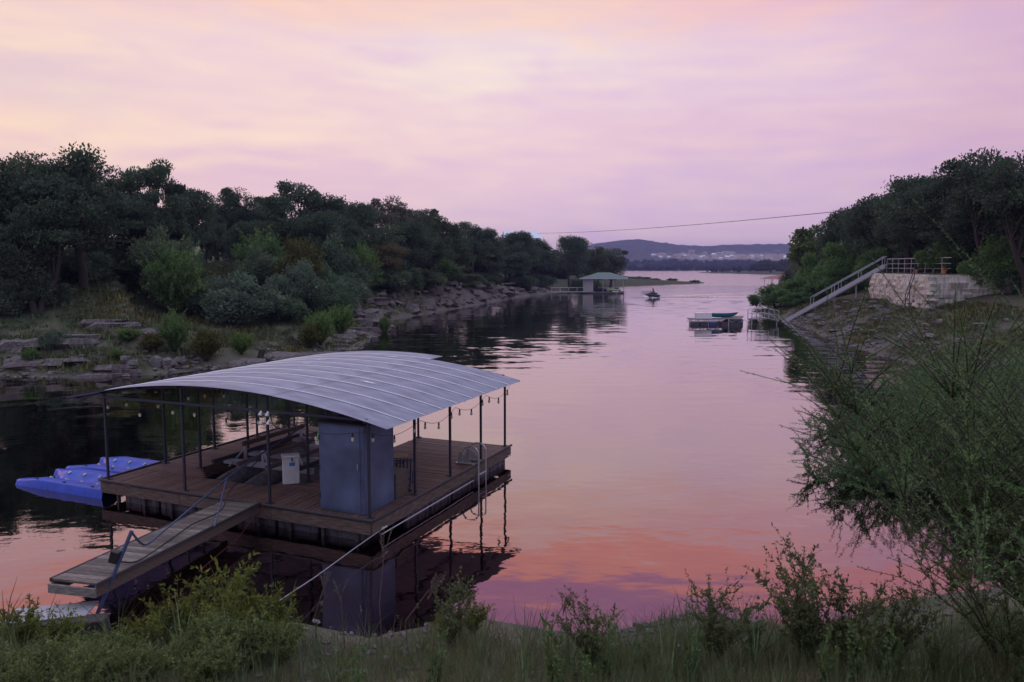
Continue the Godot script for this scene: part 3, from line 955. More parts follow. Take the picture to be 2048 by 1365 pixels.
	var place := func(proto: Node3D, called: String, x: float, z: float, top: float, radius: float, nominal: Vector2, label: String, category: String, group: String) -> void:
		if z < -73.0 and z > -200.0 and x < 20.0:
			# keep the face of the bluff clear
			x -= maxf(0.0, 3.4 + radius * 0.4 - land(x, z).y)
		var y := gy(x, z)
		var h := maxf(top - y, 0.7)
		var o := copy_of(proto, Vector3(x, y - 0.05, z), rr.randf() * TAU, Vector3(radius / nominal.y, h / nominal.x, radius / nominal.y))
		put(o, called)
		tag(o, label, category, group)
	for t in oaks:
		var z: float = t[1]
		var r: float = t[3] * 1.12
		if t[4] == "p":
			place.call(pale_oak, "pale_oak_tree", t[0], z, t[2], r, Vector2(9.1, 4.6), "pale grey-green open-crowned tree topping the wooded slope above the bluff", "tree", "")
		elif t[4] == "y":
			place.call(brown_oak, "browning_oak_tree", t[0], z, t[2], r, Vector2(9.1, 4.6), "browning oak with rusty leaves above the limestone bluff", "tree", "")
		elif z > -87.0:
			place.call(oak_kinds[rr.randi() % 5], "live_oak_tree", t[0], z, t[2], r, Vector2(9.1, 4.6), "dark live oak on the grassy slope above the stone ledges", "tree", "live oaks on the grassy slope")
		elif z > -160.0:
			place.call(oak_kinds[rr.randi() % 5], "oak_tree", t[0], z, t[2], r, Vector2(9.1, 4.6), "dark oak in the dense wood above the limestone bluff", "tree", "oaks above the limestone bluff")
		else:
			place.call(oak_kinds[rr.randi() % 5], "spreading_oak_tree", t[0], z, t[2], r, Vector2(9.1, 4.6), "spreading oak on the low shore behind the green-roofed boathouse", "tree", "oaks behind the green-roofed boathouse")
	for t in bank_oaks:
		if t[4] == "s":
			place.call(broad, "broadleaf_tree", t[0], t[1], t[2], t[3] * 1.1, Vector2(9.1, 4.6), "round broad-leaved tree with large leaves beside the red-roofed boathouse", "tree", "")
		else:
			place.call(oak_kinds[rr.randi() % 5], "terrace_oak_tree", t[0], t[1], t[2], t[3] * (1.25 if t[1] < -92.0 else 1.45), Vector2(9.1, 4.6), "dark oak standing behind the pale limestone wall", "tree", "oaks behind the limestone wall")
	for t in shrubs:
		var z: float = t[1]
		var where := "on the stony bank below the oak slope"
		if z < -240.0:
			where = "on the low grassy spit beyond the boathouse"
		elif z < -86.0:
			where = "along the top of the limestone bluff"
		elif t[2] > 5.6:
			where = "among the oaks on the grassy slope"
		match t[4]:
			"g": place.call(bush_kinds[rr.randi() % 3], "grey_green_shrub", t[0], z, t[2], t[3] * 1.1, Vector2(3.0, 2.0), "dense grey-green shrub " + where, "shrub", "grey-green shrubs " + where)
			"f": place.call(feather_kinds[rr.randi() % 2], "feathery_shrub", t[0], z, t[2], t[3] * 1.1, Vector2(3.0, 1.8), "bright green feathery shrub " + where, "shrub", "feathery shrubs " + where)
			"y": place.call(yellow, "yellowing_shrub", t[0], z, t[2], t[3] * 1.1, Vector2(3.0, 1.8), "yellowing feathery shrub " + where, "shrub", "yellowing shrubs " + where)
	for t in bank_shrubs:
		var where := "beside the steel stair" if t[1] < -80.0 else "on the terrace under the oaks"
		if t[4] == "f":
			place.call(green_bush, "willow_shrub", t[0], t[1], t[2] + 0.3, t[3], Vector2(2.8, 2.0), "green willowy shrub " + where, "shrub", "willowy shrubs " + where)
		else:
			place.call(bush_kinds[0], "willow_shrub", t[0], t[1], t[2], t[3], Vector2(3.0, 2.0), "dense dark shrub in the shade of the trees behind the terrace", "shrub", "dark shrubs behind the terrace")
	for o in oak_kinds + bush_kinds + feather_kinds + [pale_oak, brown_oak, broad, yellow, green_bush]:
		o.free()
	# willows that stand in the shallows of the near bank
	var wil := [feather(41, 150, 190, 3.4, 2.6, 0.085, 0.12, Color(0.085, 0.17, 0.075), Color(0.13, 0.21, 0.095), 0.45, 0.014, 4), feather(42, 150, 190, 3.4, 2.6, 0.085, 0.12, Color(0.08, 0.165, 0.075), Color(0.12, 0.2, 0.09), 0.45, 0.014, 4)]
	var spots := [[10.6, -21.6, 1.0, 1.08], [13.6, -22.6, 1.15, 1.25], [13.0, -27.5, 1.05, 1.0], [16.6, -26.5, 1.2, 1.3], [12.9, -18.6, 0.9, 0.95], [18.5, -33.0, 1.1, 1.1]]
	for k in spots.size():
		var w: Array = spots[k]
		var o := copy_of(wil[k % 2], Vector3(w[0], minf(gy(w[0], w[1]), 0.4) - 0.1, w[1]), k * 1.3, Vector3(w[2], w[3], w[2]))
		put(o, "shoreline_willow")
		tag(o, "bushy green willow shrub rooted in the shallows, mirrored in the water", "shrub", "willows in the shallows")
	for o in wil:
		o.free()
	# the wispy shrub on the near bank whose branches hang across the view
	var wisp := feather(51, 40, 420, 6.2, 4.1, 0.045, 0.12, Color(0.12, 0.22, 0.085), Color(0.18, 0.28, 0.115), 0.32, 0.02, 26, "feather", 0.05)
	wisp.position = Vector3(6.7, gy(6.7, -8.3) - 0.1, -8.3)
	put(wisp, "wispy_shrub")
	tag(wisp, "tall wispy shrub with thin arching branches on the near bank", "shrub")
	var wisp2 := feather(52, 18, 150, 2.6, 2.4, 0.06, 0.13, Color(0.1, 0.16, 0.055), Color(0.15, 0.2, 0.08), 0.4, 0.014, 8, "feather", 0.2)
	wisp2.position = Vector3(6.6, gy(6.6, -9.6) - 0.1, -9.6)
	put(wisp2, "wispy_shrub")
	tag(wisp2, "short wispy shrub under the tall arching one", "shrub")
	var wisp3 := feather(53, 22, 380, 5.2, 3.0, 0.04, 0.12, Color(0.12, 0.22, 0.085), Color(0.18, 0.28, 0.115), 0.3, 0.012, 22, "feather", 0.05)
	wisp3.position = Vector3(6.0, gy(6.0, -7.1) - 0.1, -7.1)
	put(wisp3, "wispy_shrub")
	tag(wisp3, "slender wispy shrub growing highest up the near bank", "shrub")
	# leafy weeds at the top of the bank
	var gold := feather(61, 20, 44, 1.3, 0.6, 0.11, 0.16, Color(0.19, 0.2, 0.04), Color(0.12, 0.17, 0.045), 0.3, 0.008, 2, "weed", 0.3)
	for w in [[-4.3, -11.1, 1.2], [-3.7, -11.2, 0.85], [-4.9, -10.8, 1.0], [-3.3, -10.7, 0.6], [-5.5, -11.0, 0.7], [-4.0, -10.3, 0.8], [-6.9, -11.2, 0.7], [-7.6, -11.4, 0.75], [-8.3, -11.3, 0.7], [-1.0, -11.2, 0.5], [-0.6, -11.5, 0.55]]:
		put(copy_of(gold, Vector3(w[0], gy(w[0], w[1]), w[1]), w[0] * 3.0, Vector3.ONE * w[2]), "goldenrod_plant")
		tag(get_child(-1), "yellow-green leafy weed growing at the edge of the near bank", "plant", "yellow-green weeds on the near bank")
	gold.free()
	var fern := feather(62, 60, 60, 0.85, 0.5, 0.05, 0.2, Color(0.14, 0.2, 0.07), Color(0.21, 0.25, 0.095), 0.25, 0.005, 3, "weed", 0.15)
	for k in 26:
		var x := -7.4 + k * 0.165 + rr.randf_range(-0.2, 0.2)
		var z := rr.randf_range(-10.2, -7.9)
		put(copy_of(fern, Vector3(x, gy(x, z), z), rr.randf() * TAU, Vector3.ONE * rr.randf_range(0.55, 0.95)), "fine_leaved_weed")
		tag(get_child(-1), "low fine-leaved green weed in the thicket below the yellow-green clump", "plant", "fine-leaved weeds")
	fern.free()
	var twig := feather(63, 16, 60, 1.5, 0.62, 0.055, 0.22, Color(0.12, 0.16, 0.07), Color(0.17, 0.19, 0.09), 0.1, 0.006, 8, "weed", 0.2)
	for w in [[3.75, -9.3, 1.25], [4.15, -9.0, 1.05], [1.05, -9.6, 0.85], [2.6, -9.4, 0.9], [-0.9, -10.8, 0.85], [4.9, -9.5, 1.0]]:
		put(copy_of(twig, Vector3(w[0], gy(w[0], w[1]), w[1]), w[0] * 2.0, Vector3.ONE * w[2]), "twiggy_shrub")
		tag(get_child(-1), "thin twiggy shrub with tiny leaves at the top of the bank", "shrub", "twiggy shrubs on the near bank")
	twig.free()
	var tall := feather(64, 5, 44, 1.1, 0.22, 0.075, 0.36, Color(0.11, 0.19, 0.07), Color(0.15, 0.22, 0.085), 0.0, 0.006, 1, "weed", 0.1)
	for k in 22:
		var x := rr.randf_range(1.4, 5.6)
		if k % 3 == 0:
			x = rr.randf_range(-3.0, 1.4)
		var z := rr.randf_range(-9.4, -7.4)
		put(copy_of(tall, Vector3(x, gy(x, z), z), rr.randf() * TAU, Vector3.ONE * rr.randf_range(0.4, 0.85)), "broad_leaved_weed")
		tag(get_child(-1), "upright broad-leaved weed among the grass on the near bank", "plant", "broad-leaved weeds")
	tall.free()
	# dry seed stalks
	for d in [[-1.95, -11.0, 1.95, 0.05], [-1.55, -10.9, 1.2, 0.55], [-3.0, -11.3, 1.2, 0.2], [-2.55, -11.2, 1.1, -0.1], [0.5, -9.6, 1.1, 0.3]]:
		var s := Shape.new()
		var dl := Shape.new()
		var h: float = d[2]
		var le: float = d[3]
		var top := Vector3(le * h * 0.5, h * 0.8, 0)
		s.tube(PackedVector3Array([Vector3(0, -0.1, 0), Vector3(-0.03, h * 0.4, 0.02), top]), PackedFloat32Array([0.009, 0.008, 0.006]), 5, false)
		for k in 7:
			var e := top + Vector3(le * 0.25 + rr.randf_range(-0.13, 0.13), h * 0.2 * rr.randf_range(0.5, 1.1), rr.randf_range(-0.1, 0.1))
			s.tube(PackedVector3Array([top - Vector3(0, rr.randf() * 0.15, 0), top.lerp(e, 0.6), e]), PackedFloat32Array([0.004, 0.004, 0.003]), 4, false)
			for q in 14:
				var p := top.lerp(e, rr.randf_range(0.5, 1.05))
				dl.col = Color(0.2, 0.16, 0.12) * rr.randf_range(0.8, 1.2)
				dl.leaf(p, Vector3(rr.randf_range(-1, 1), rr.randf_range(0, 1.5), rr.randf_range(-1, 1)) * 0.02, Vector3(0.004, 0, 0.004), Vector3.UP)
		var o := thing("dry_stalk", "dry grey-brown seed stalk standing in the near grass", "dry stalk", Vector3(d[0], gy(d[0], d[1]), d[1]), 0.0, "dry stalks in the near grass")
		made("stem", s, mats.pale_bark, o)
		made("seed_head", dl, mats.grass, o).set_meta("kind", "stuff")
	# grass
	var kinds := [
		tuft(71, 12, 0.45, 0.013, 0.18, Color(0.18, 0.24, 0.105), Color(0.26, 0.3, 0.14)), tuft(72, 9, 0.85, 0.016, 0.18, Color(0.18, 0.3, 0.16), Color(0.28, 0.36, 0.17)),
		tuft(73, 15, 0.36, 0.009, 0.18, Color(0.42, 0.37, 0.28), Color(0.25, 0.26, 0.14)),
	]
	var lists: Array = [[], [], []]
	for k in 8500:
		var x := rr.randf_range(-9.5, 8.0)
		var z := rr.randf_range(-13.4, -6.8)
		var q := land(x, z)
		var n := fine.get_noise_2d(x * 9.0, z * 9.0)
		if q.y < 0.25 or (q.y < 1.6 and rr.randf() < 0.72) or rr.randf() < 0.15 + n:
			continue
		var kind := 2 if (n < -0.08 or absf(x + 1.2) < 2.0) and rr.randf() < 0.6 else (1 if rr.randf() < 0.34 else 0)
		lists[kind].append(Transform3D(Basis(Vector3.UP, rr.randf() * TAU) * Basis.from_scale(Vector3.ONE * rr.randf_range(0.5, 1.05)), Vector3(x, q.x, z)))
	for k in 3:
		var a: Array[Transform3D] = []
		a.assign(lists[k])
		scatter(["grass", "tall_grass", "dry_grass"][k], kinds[k], a, ["green grass covering the near bank", "long green grass blades rising from the near bank", "straw-coloured dry grass on the near bank"][k])
	# clumps of long arching blades that stand above the rest
	for w in [[-4.6, -10.2, 1.25], [-3.75, -9.7, 1.1], [-5.6, -10.1, 1.15], [-6.6, -9.8, 1.1], [0.15, -8.9, 1.1], [0.75, -9.3, 0.95], [1.9, -8.9, 1.0], [-2.2, -9.0, 0.7], [3.0, -9.0, 0.9], [-5.2, -8.6, 0.8], [-7.4, -10.6, 1.0], [-5.2, -11.4, 1.2], [-6.1, -11.3, 1.1], [-4.4, -11.6, 1.25], [-3.6, -11.5, 1.0], [-7.9, -11.2, 0.95], [-2.9, -10.6, 0.9], [2.4, -9.6, 1.0], [3.6, -9.8, 1.0], [4.6, -9.2, 1.0], [1.2, -10.0, 0.8], [-0.4, -9.6, 0.8], [5.4, -9.0, 0.9], [-7.55, -11.8, 1.0], [-8.1, -11.7, 1.1], [-7.0, -11.75, 0.9], [-8.6, -11.5, 1.0]]:
		var o := thing("arching_grass_clump", "clump of long arching pale green grass blades on the near bank", "grass clump", Vector3(w[0], gy(w[0], w[1]), w[1]), w[0] * 5.0, "arching grass clumps")
		part("blades", tuft(int(w[0] * 10.0) + 200, 16, w[2], 0.024, 0.16, Color(0.16, 0.27, 0.15), Color(0.25, 0.32, 0.14)), o)
	var far_kind := tuft(75, 30, 0.4, 0.05, 0.5, Color(0.19, 0.2, 0.1), Color(0.11, 0.16, 0.06))
	var on_slope: Array[Transform3D] = []
	var tints := PackedColorArray()
	for k in 32000:
		var x := rr.randf_range(-40.0, 36.0)
		var z := -40.0 - pow(rr.randf(), 1.7) * 80.0
		if x > -6.0 and x < 25.0:
			continue
		var q := land(x, z)
		var n := fine.get_noise_2d(x * 3.0 + 5.0, z * 3.0)
		if q.y < 0.5 or rr.randf() > 0.5 + q.y * 0.06 + n * 1.6:
			continue
		var sz := rr.randf_range(0.5, 1.25)
		on_slope.append(Transform3D(Basis(Vector3.UP, rr.randf() * TAU) * Basis.from_scale(Vector3(sz, sz * rr.randf_range(0.5, 1.1), sz)), Vector3(x, q.x, z)))
		var t := rr.randf_range(0.75, 1.3)
		tints.append(Color(t * (1.0 + n * 0.5), t, t * (1.0 - n * 0.3)))
	scatter("bank_grass", far_kind, on_slope, "rough grass on the wooded banks across the water", tints)
	# the woods along the far shore and on the spit: one dark mass each
	var blob := Shape.new()
	var r2 := RandomNumberGenerator.new()
	r2.seed = 4
	for k in 420:
		var o := Vector3(r2.randfn(), r2.randfn(), r2.randfn()).normalized()
		var q := Vector3(o.x, 0.9 + o.y * 0.85, o.z) * (0.75 + 0.25 * r2.randf() + 0.35 * fine.get_noise_3d(o.x * 60.0, o.y * 60.0, o.z * 60.0))
		var ac := o.cross(Vector3(r2.randfn(), r2.randfn(), r2.randfn())).normalized()
		blob.col = Color(0.045, 0.058, 0.045) * r2.randf_range(0.7, 1.3)
		blob.leaf(q, o.cross(ac) * 0.3, ac * 0.12, o)
	var bm := blob.mesh(mats.oak)
	var wood_spots: Array[Transform3D] = []
	for k in 3600:
		var x := r2.randf_range(-60.0, 900.0)
		var z := -1205.0 - pow(r2.randf(), 1.6) * 480.0
		var sz := r2.randf_range(3.0, 6.0)
		wood_spots.append(Transform3D(Basis(Vector3.UP, r2.randf() * TAU) * Basis.from_scale(Vector3(sz, sz * r2.randf_range(0.8, 1.2), sz)), Vector3(x, hill_y(x, z) - 1.0, z)))
	for k in 900:
		var x := r2.randf_range(200.0, 620.0)
		var z := -r2.randf_range(640.0, 1000.0)
		var q := land(x, z)
		if q.y < 12.0:
			continue
		var sz := r2.randf_range(1.5, 6.0) * clampf(q.y / 60.0, 0.35, 1.0)
		wood_spots.append(Transform3D(Basis.from_scale(Vector3(sz, sz, sz)), Vector3(x, q.x - 0.3, z)))
	for k in 700:
		var x := r2.randf_range(-45.0, 70.0)
		var z := -r2.randf_range(240.0, 640.0)
		var q := land(x, z)
		if q.y < 16.0 or x > -z * 0.14:
			continue
		var sz := r2.randf_range(2.0, 4.5)
		wood_spots.append(Transform3D(Basis(Vector3.UP, r2.randf() * TAU) * Basis.from_scale(Vector3(sz, sz, sz)), Vector3(x, q.x - 0.3, z)))
	scatter("forest", bm, wood_spots, "dark woods along the far shore below the ridge")

# ---------------------------------------------------------------- the floating dock (own axes: x along its front, -z away over the water)
const DOCK := Vector3(-10.807, 0.0, -19.718)
const DOCK_TURN := -0.4007
const DECK := 0.55

func arch(x: float) -> float:
	return 3.27 - 0.6 * pow((x - 3.87) / 4.96, 2.0)

func board(length: float, width: float, m: Material, thick := 0.04) -> Mesh:
	var s := Shape.new()
	s.box(Vector3.ZERO, Vector3(length, thick, width), Basis(), 0.006)
	return s.mesh(m)

func make_dock() -> void:
	var rr := RandomNumberGenerator.new()
	rr.seed = 9
	var dock := thing("floating_dock", "floating timber boat dock under a curved corrugated metal roof", "dock", DOCK, DOCK_TURN)
	var across := Basis(Vector3.UP, PI / 2)
	var top := DECK - 0.02
	# boards: front walk runs away from the shore, both arms run crossways
	var walk := []
	var wide := []
	var narrow := []
	for k in 3:
		walk.append(board(1.2, 0.126, mats["deck%d" % k]))
		wide.append(board(3.25, 0.13, mats["deck%d" % k]))
		narrow.append(board(1.45, 0.13, mats["deck%d" % k]))
	var pick := func() -> int:
		return [0, 0, 0, 1, 1, 2][rr.randi() % 6]
	for k in 58:
		part("deck_board", walk[pick.call()], dock, Vector3(0.075 + k * 0.1437, top + rr.randf_range(-0.004, 0.004), -0.615), across * Basis(Vector3.RIGHT, rr.randf_range(-0.008, 0.008)))
	for k in 45:
		var z := -1.3 - k * 0.1445
		var cut := 0.9 * clampf(1.0 - (-z - 1.22) / 0.78, 0.0, 1.0)
		if cut > 0.02:
			part("deck_board", board(3.25 + cut, 0.13, mats["deck%d" % pick.call()]), dock, Vector3(6.725 - cut * 0.5, top, z))
			part("deck_board", board(1.45 + cut, 0.13, mats["deck%d" % pick.call()]), dock, Vector3(0.725 + cut * 0.5, top, z))
		else:
			part("deck_board", wide[pick.call()], dock, Vector3(6.725, top + rr.randf_range(-0.004, 0.004), z), Basis(Vector3.BACK, rr.randf_range(-0.002, 0.002)))
			part("deck_board", narrow[pick.call()], dock, Vector3(0.725, top + rr.randf_range(-0.004, 0.004), z))
	# timber skirts round the deck
	for f in [[Vector3(0, 0.37, 0.03), Vector3(2.75, 0.37, 0.03)], [Vector3(2.76, 0.37, 0.032), Vector3(5.6, 0.37, 0.032)], [Vector3(5.61, 0.37, 0.03), Vector3(8.36, 0.37, 0.03)], [Vector3(8.385, 0.37, 0.02), Vector3(8.385, 0.37, -3.9)], [Vector3(8.383, 0.37, -3.91), Vector3(8.383, 0.37, -7.78)], [Vector3(8.36, 0.37, -7.8), Vector3(5.1, 0.37, -7.8)], [Vector3(-0.03, 0.37, 0.02), Vector3(-0.03, 0.37, -7.8)], [Vector3(0, 0.37, -7.8), Vector3(1.45, 0.37, -7.8)], [Vector3(1.47, 0.37, -2.0), Vector3(1.47, 0.37, -7.8)], [Vector3(2.36, 0.37, -1.24), Vector3(1.47, 0.37, -2.0)], [Vector3(2.36, 0.37, -1.23), Vector3(4.2, 0.37, -1.23)], [Vector3(4.2, 0.37, -1.24), Vector3(5.08, 0.37, -2.0)], [Vector3(5.08, 0.37, -2.0), Vector3(5.08, 0.37, -7.8)]]:
		var a: Vector3 = f[0]
		var b: Vector3 = f[1]
		var s := Shape.new()
		s.box(Vector3.ZERO, Vector3(a.distance_to(b), 0.27, 0.045), Basis(), 0.006)
		part("skirt_board", s.mesh(mats.fascia), dock, (a + b) * 0.5, Basis(Vector3.UP, -atan2(b.z - a.z, b.x - a.x)))
	for f in [[Vector3(-0.06, 0.565, 0.055), Vector3(8.42, 0.565, 0.055)], [Vector3(8.41, 0.565, 0.02), Vector3(8.41, 0.565, -7.82)], [Vector3(-0.05, 0.56, 0.02), Vector3(-0.05, 0.56, -7.82)]]:
		var s := Shape.new()
		s.bar(f[0], f[1], 0.06, 0.06, 0.01)
		made("edge_trim", s, mats.edge_steel, dock)
	# float tubs under the deck
	var fl := Shape.new()
	fl.box(Vector3.ZERO, Vector3(1.16, 0.42, 0.95), Basis(), 0.05)
	for k in 3:
		fl.box(Vector3(-0.38 + k * 0.38, 0, 0.478), Vector3(0.05, 0.36, 0.02))
	var fm := fl.mesh(mats.float_black)
	for k in 6:
		part("float_tub", fm, dock, Vector3(1.2 + k * 1.25, 0.03, -0.6))
	for k in 5:
		part("float_tub", fm, dock, Vector3(7.8, 0.03, -2.2 - k * 1.22), across)
		part("float_tub", fm, dock, Vector3(5.85, 0.03, -2.4 - k * 1.22), across)
		part("float_tub", fm, dock, Vector3(0.72, 0.03, -2.2 - k * 1.22), across)
	for k in 9:
		var s := Shape.new()
		s.box(Vector3(0.5 + k * 0.93, 0.12, -0.06), Vector3(0.07, 0.3, 0.07))
		made("float_bracket", s, mats.edge_steel, dock)
	# posts
	var posts := [[0.1, -0.1], [0.1, -1.98], [0.1, -3.87], [0.1, -5.76], [0.1, -7.65], [1.42, -1.98], [1.42, -3.87], [1.42, -5.76], [1.42, -7.65], [2.77, -0.12], [5.44, -0.12], [8.25, -0.1], [8.25, -2.1], [8.25, -3.97], [8.25, -5.9], [8.25, -7.66], [5.14, -1.95], [5.14, -5.76], [5.14, -7.66]]
	for p in posts:
		var s := Shape.new()
		var h := arch(p[0]) - 0.06 - DECK
		s.box(Vector3(0, h * 0.5, 0), Vector3(0.06, h, 0.06), Basis(), 0.008)
		s.box(Vector3(0, 0.012, 0), Vector3(0.16, 0.02, 0.16))
		part("roof_post", s.mesh(mats.dark_steel), dock, Vector3(p[0], DECK, p[1]))
	# roof frame
	for z in [-0.12, -3.9, -7.66]:
		var p := PackedVector3Array()
		var r := PackedFloat32Array()
		for i in 25:
			var x := -0.95 + i * 9.7 / 24.0
			p.append(Vector3(x, arch(x) - 0.055, z)); r.append(0.03)
		var s := Shape.new()
		s.tube(p, r, 6)
		made("roof_arch", s, mats.dark_steel, dock)
	for z in [-0.12, -7.66]:
		var s := Shape.new()
		s.bar(Vector3(0.1, 2.77, z + 0.05), Vector3(8.25, 2.79, z + 0.05), 0.06, 0.06, 0.008)
		made("tie_pipe", s, mats.dark_steel, dock)
	for x in [-0.8, 0.1, 1.42, 2.77, 4.1, 5.44, 6.8, 8.25]:
		var s := Shape.new()
		s.bar(Vector3(x, arch(x) - 0.04, 0.05), Vector3(x, arch(x) - 0.04, -7.5), 0.05, 0.04)
		made("purlin", s, mats.dark_steel, dock)
	# corrugated sheets: strips that run over the arch, each in two lengths, the last strip with one length only
	var strip := 0.84
	for half in 2:
		var x0 := -1.1 if half == 0 else 5.55
		var x1 := 5.72 if half == 0 else 8.85
		var s := Shape.new()
		var cols := 26 if half == 0 else 14
		var at := func(i: int, j: int) -> Vector3:
			var x := lerpf(x0, x1, j / (cols - 1.0))
			return Vector3(x, arch(x) + (0.008 if i % 2 == 0 else -0.004) + (0.006 if half == 0 else 0.0), -i * (strip + 0.03) / 24.0)
		s.sheet(25, cols, at)
		var m := s.mesh(mats.galvanised)
		var seam := Shape.new()
		var p := PackedVector3Array()
		var r := PackedFloat32Array()
		for j in cols:
			var x := lerpf(x0, x1, j / (cols - 1.0))
			p.append(Vector3(x, arch(x) + 0.016, 0)); r.append(0.013)
		seam.tube(p, r, 5)
		var seam_mesh := seam.mesh(mats.seam_metal)
		for k in 10 - half:
			var sheet := part("roof_sheet", m, dock, Vector3(0, 0.002 * (k % 2), 0.1 - k * strip))
			if k > 0:
				part("lap_seam", seam_mesh, sheet)
	# pale scuffs left on the roof sheets
	for q in [[4.6, -7.0], [2.9, -5.6], [3.2, -4.6], [6.4, -2.9]]:
		var s := Shape.new()
		for k in 5:
			var x0: float = q[0] + rr.randf_range(-0.16, 0.16)
			var z0: float = q[1] + rr.randf_range(-0.05, 0.05)
			var w := rr.randf_range(0.05, 0.16)
			s.quad(Vector3(x0 - w, arch(x0 - w) + 0.022, z0 + 0.012), Vector3(x0 + w, arch(x0 + w) + 0.022, z0 + 0.02), Vector3(x0 + w * 0.7, arch(x0 + w * 0.7) + 0.022, z0 - 0.02), Vector3(x0 - w * 0.8, arch(x0 - w * 0.8) + 0.022, z0 - 0.01))
		made("scuff", s, mats.seam_metal, dock)
	# swim ladder on the open side
	var lad := Node3D.new()
	lad.position = Vector3(8.44, 0.0, -5.45)
	put(lad, "swim_ladder", dock)
	for z in [-0.24, 0.24]:
		var p := PackedVector3Array()
		var r := PackedFloat32Array()
		p.append(Vector3(0.06, -0.75, z)); r.append(0.022)
		p.append(Vector3(0.06, 0.75, z)); r.append(0.022)
		for i in 9:
			var a := PI * i / 8.0
			p.append(Vector3(-0.19 + 0.25 * cos(a), 0.88 + 0.2 * sin(a), z)); r.append(0.022)
		p.append(Vector3(-0.46, 0.57, z)); r.append(0.022)
		var s := Shape.new()
		s.tube(p, r, 8)
		made("handrail", s, mats.bright_steel, lad)
		var g := Shape.new()
		g.quad(Vector3(-0.62, 0.575, z), Vector3(-0.1, 0.575, z), Vector3(-0.36, 0.8, z), Vector3(-0.55, 0.9, z))
		g.box(Vector3(-0.34, 0.575, z), Vector3(0.62, 0.015, 0.09))
		made("mounting_plate", g, mats.bright_steel, lad)
	for y in [-0.62, -0.32, -0.02, 0.28]:
		var s := Shape.new()
		s.box(Vector3(0.06, y, 0), Vector3(0.08, 0.025, 0.48), Basis(), 0.006)
		made("rung", s, mats.bright_steel, lad)
	# winch wheel and flood lamps on the front post
	var win := Node3D.new()
	win.position = Vector3(5.44, 2.72, -0.2)
	put(win, "winch", dock)
	var wp := PackedVector3Array()
	var wr := PackedFloat32Array()
	for i in 25:
		wp.append(Vector3(0.22 + cos(TAU * i / 24.0) * 0.27, -0.12 + sin(TAU * i / 24.0) * 0.27, -0.1)); wr.append(0.012)
	var ws := Shape.new()
	ws.tube(wp, wr, 5, false)
	for i in 4:
		ws.rod(Vector3(0.22, -0.12, -0.1), Vector3(0.22 + cos(i * PI / 2) * 0.27, -0.12 + sin(i * PI / 2) * 0.27, -0.1), 0.008, 4)
	made("wheel", ws, mats.black, win)
	for o in [Vector3(-0.1, 0.07, 0.16), Vector3(0.1, 0.07, 0.16), Vector3(-0.09, -0.13, 0.16), Vector3(0.12, -0.13, 0.16)]:
		var s := Shape.new()
		s.tube(PackedVector3Array([o, o + Vector3(0, -0.05, 0.03), o + Vector3(0, -0.1, 0.05)]), PackedFloat32Array([0.02, 0.035, 0.055]), 10)
		made("lamp_head", s, mats.white_gel, win)
	# mooring cleat and line eye at the far corner
	for z in [-7.5, -0.35]:
		var s := Shape.new()
		s.bar(Vector3(8.46, 0.3, z - 0.12), Vector3(8.46, 0.3, z + 0.12), 0.04, 0.04, 0.01)
		s.rod(Vector3(8.4, 0.3, z), Vector3(8.46, 0.3, z), 0.02)
		made("cleat", s, mats.bright_steel, dock)
	var rail := Shape.new()
	rail.rod(Vector3(8.43, 0.16, -0.3), Vector3(8.43, 0.16, -5.0), 0.016)
	made("side_pipe", rail, mats.bright_steel, dock)

func dock_point(x: float, y: float, z: float) -> Vector3:
	return DOCK + Basis(Vector3.UP, DOCK_TURN) * Vector3(x, y, z)

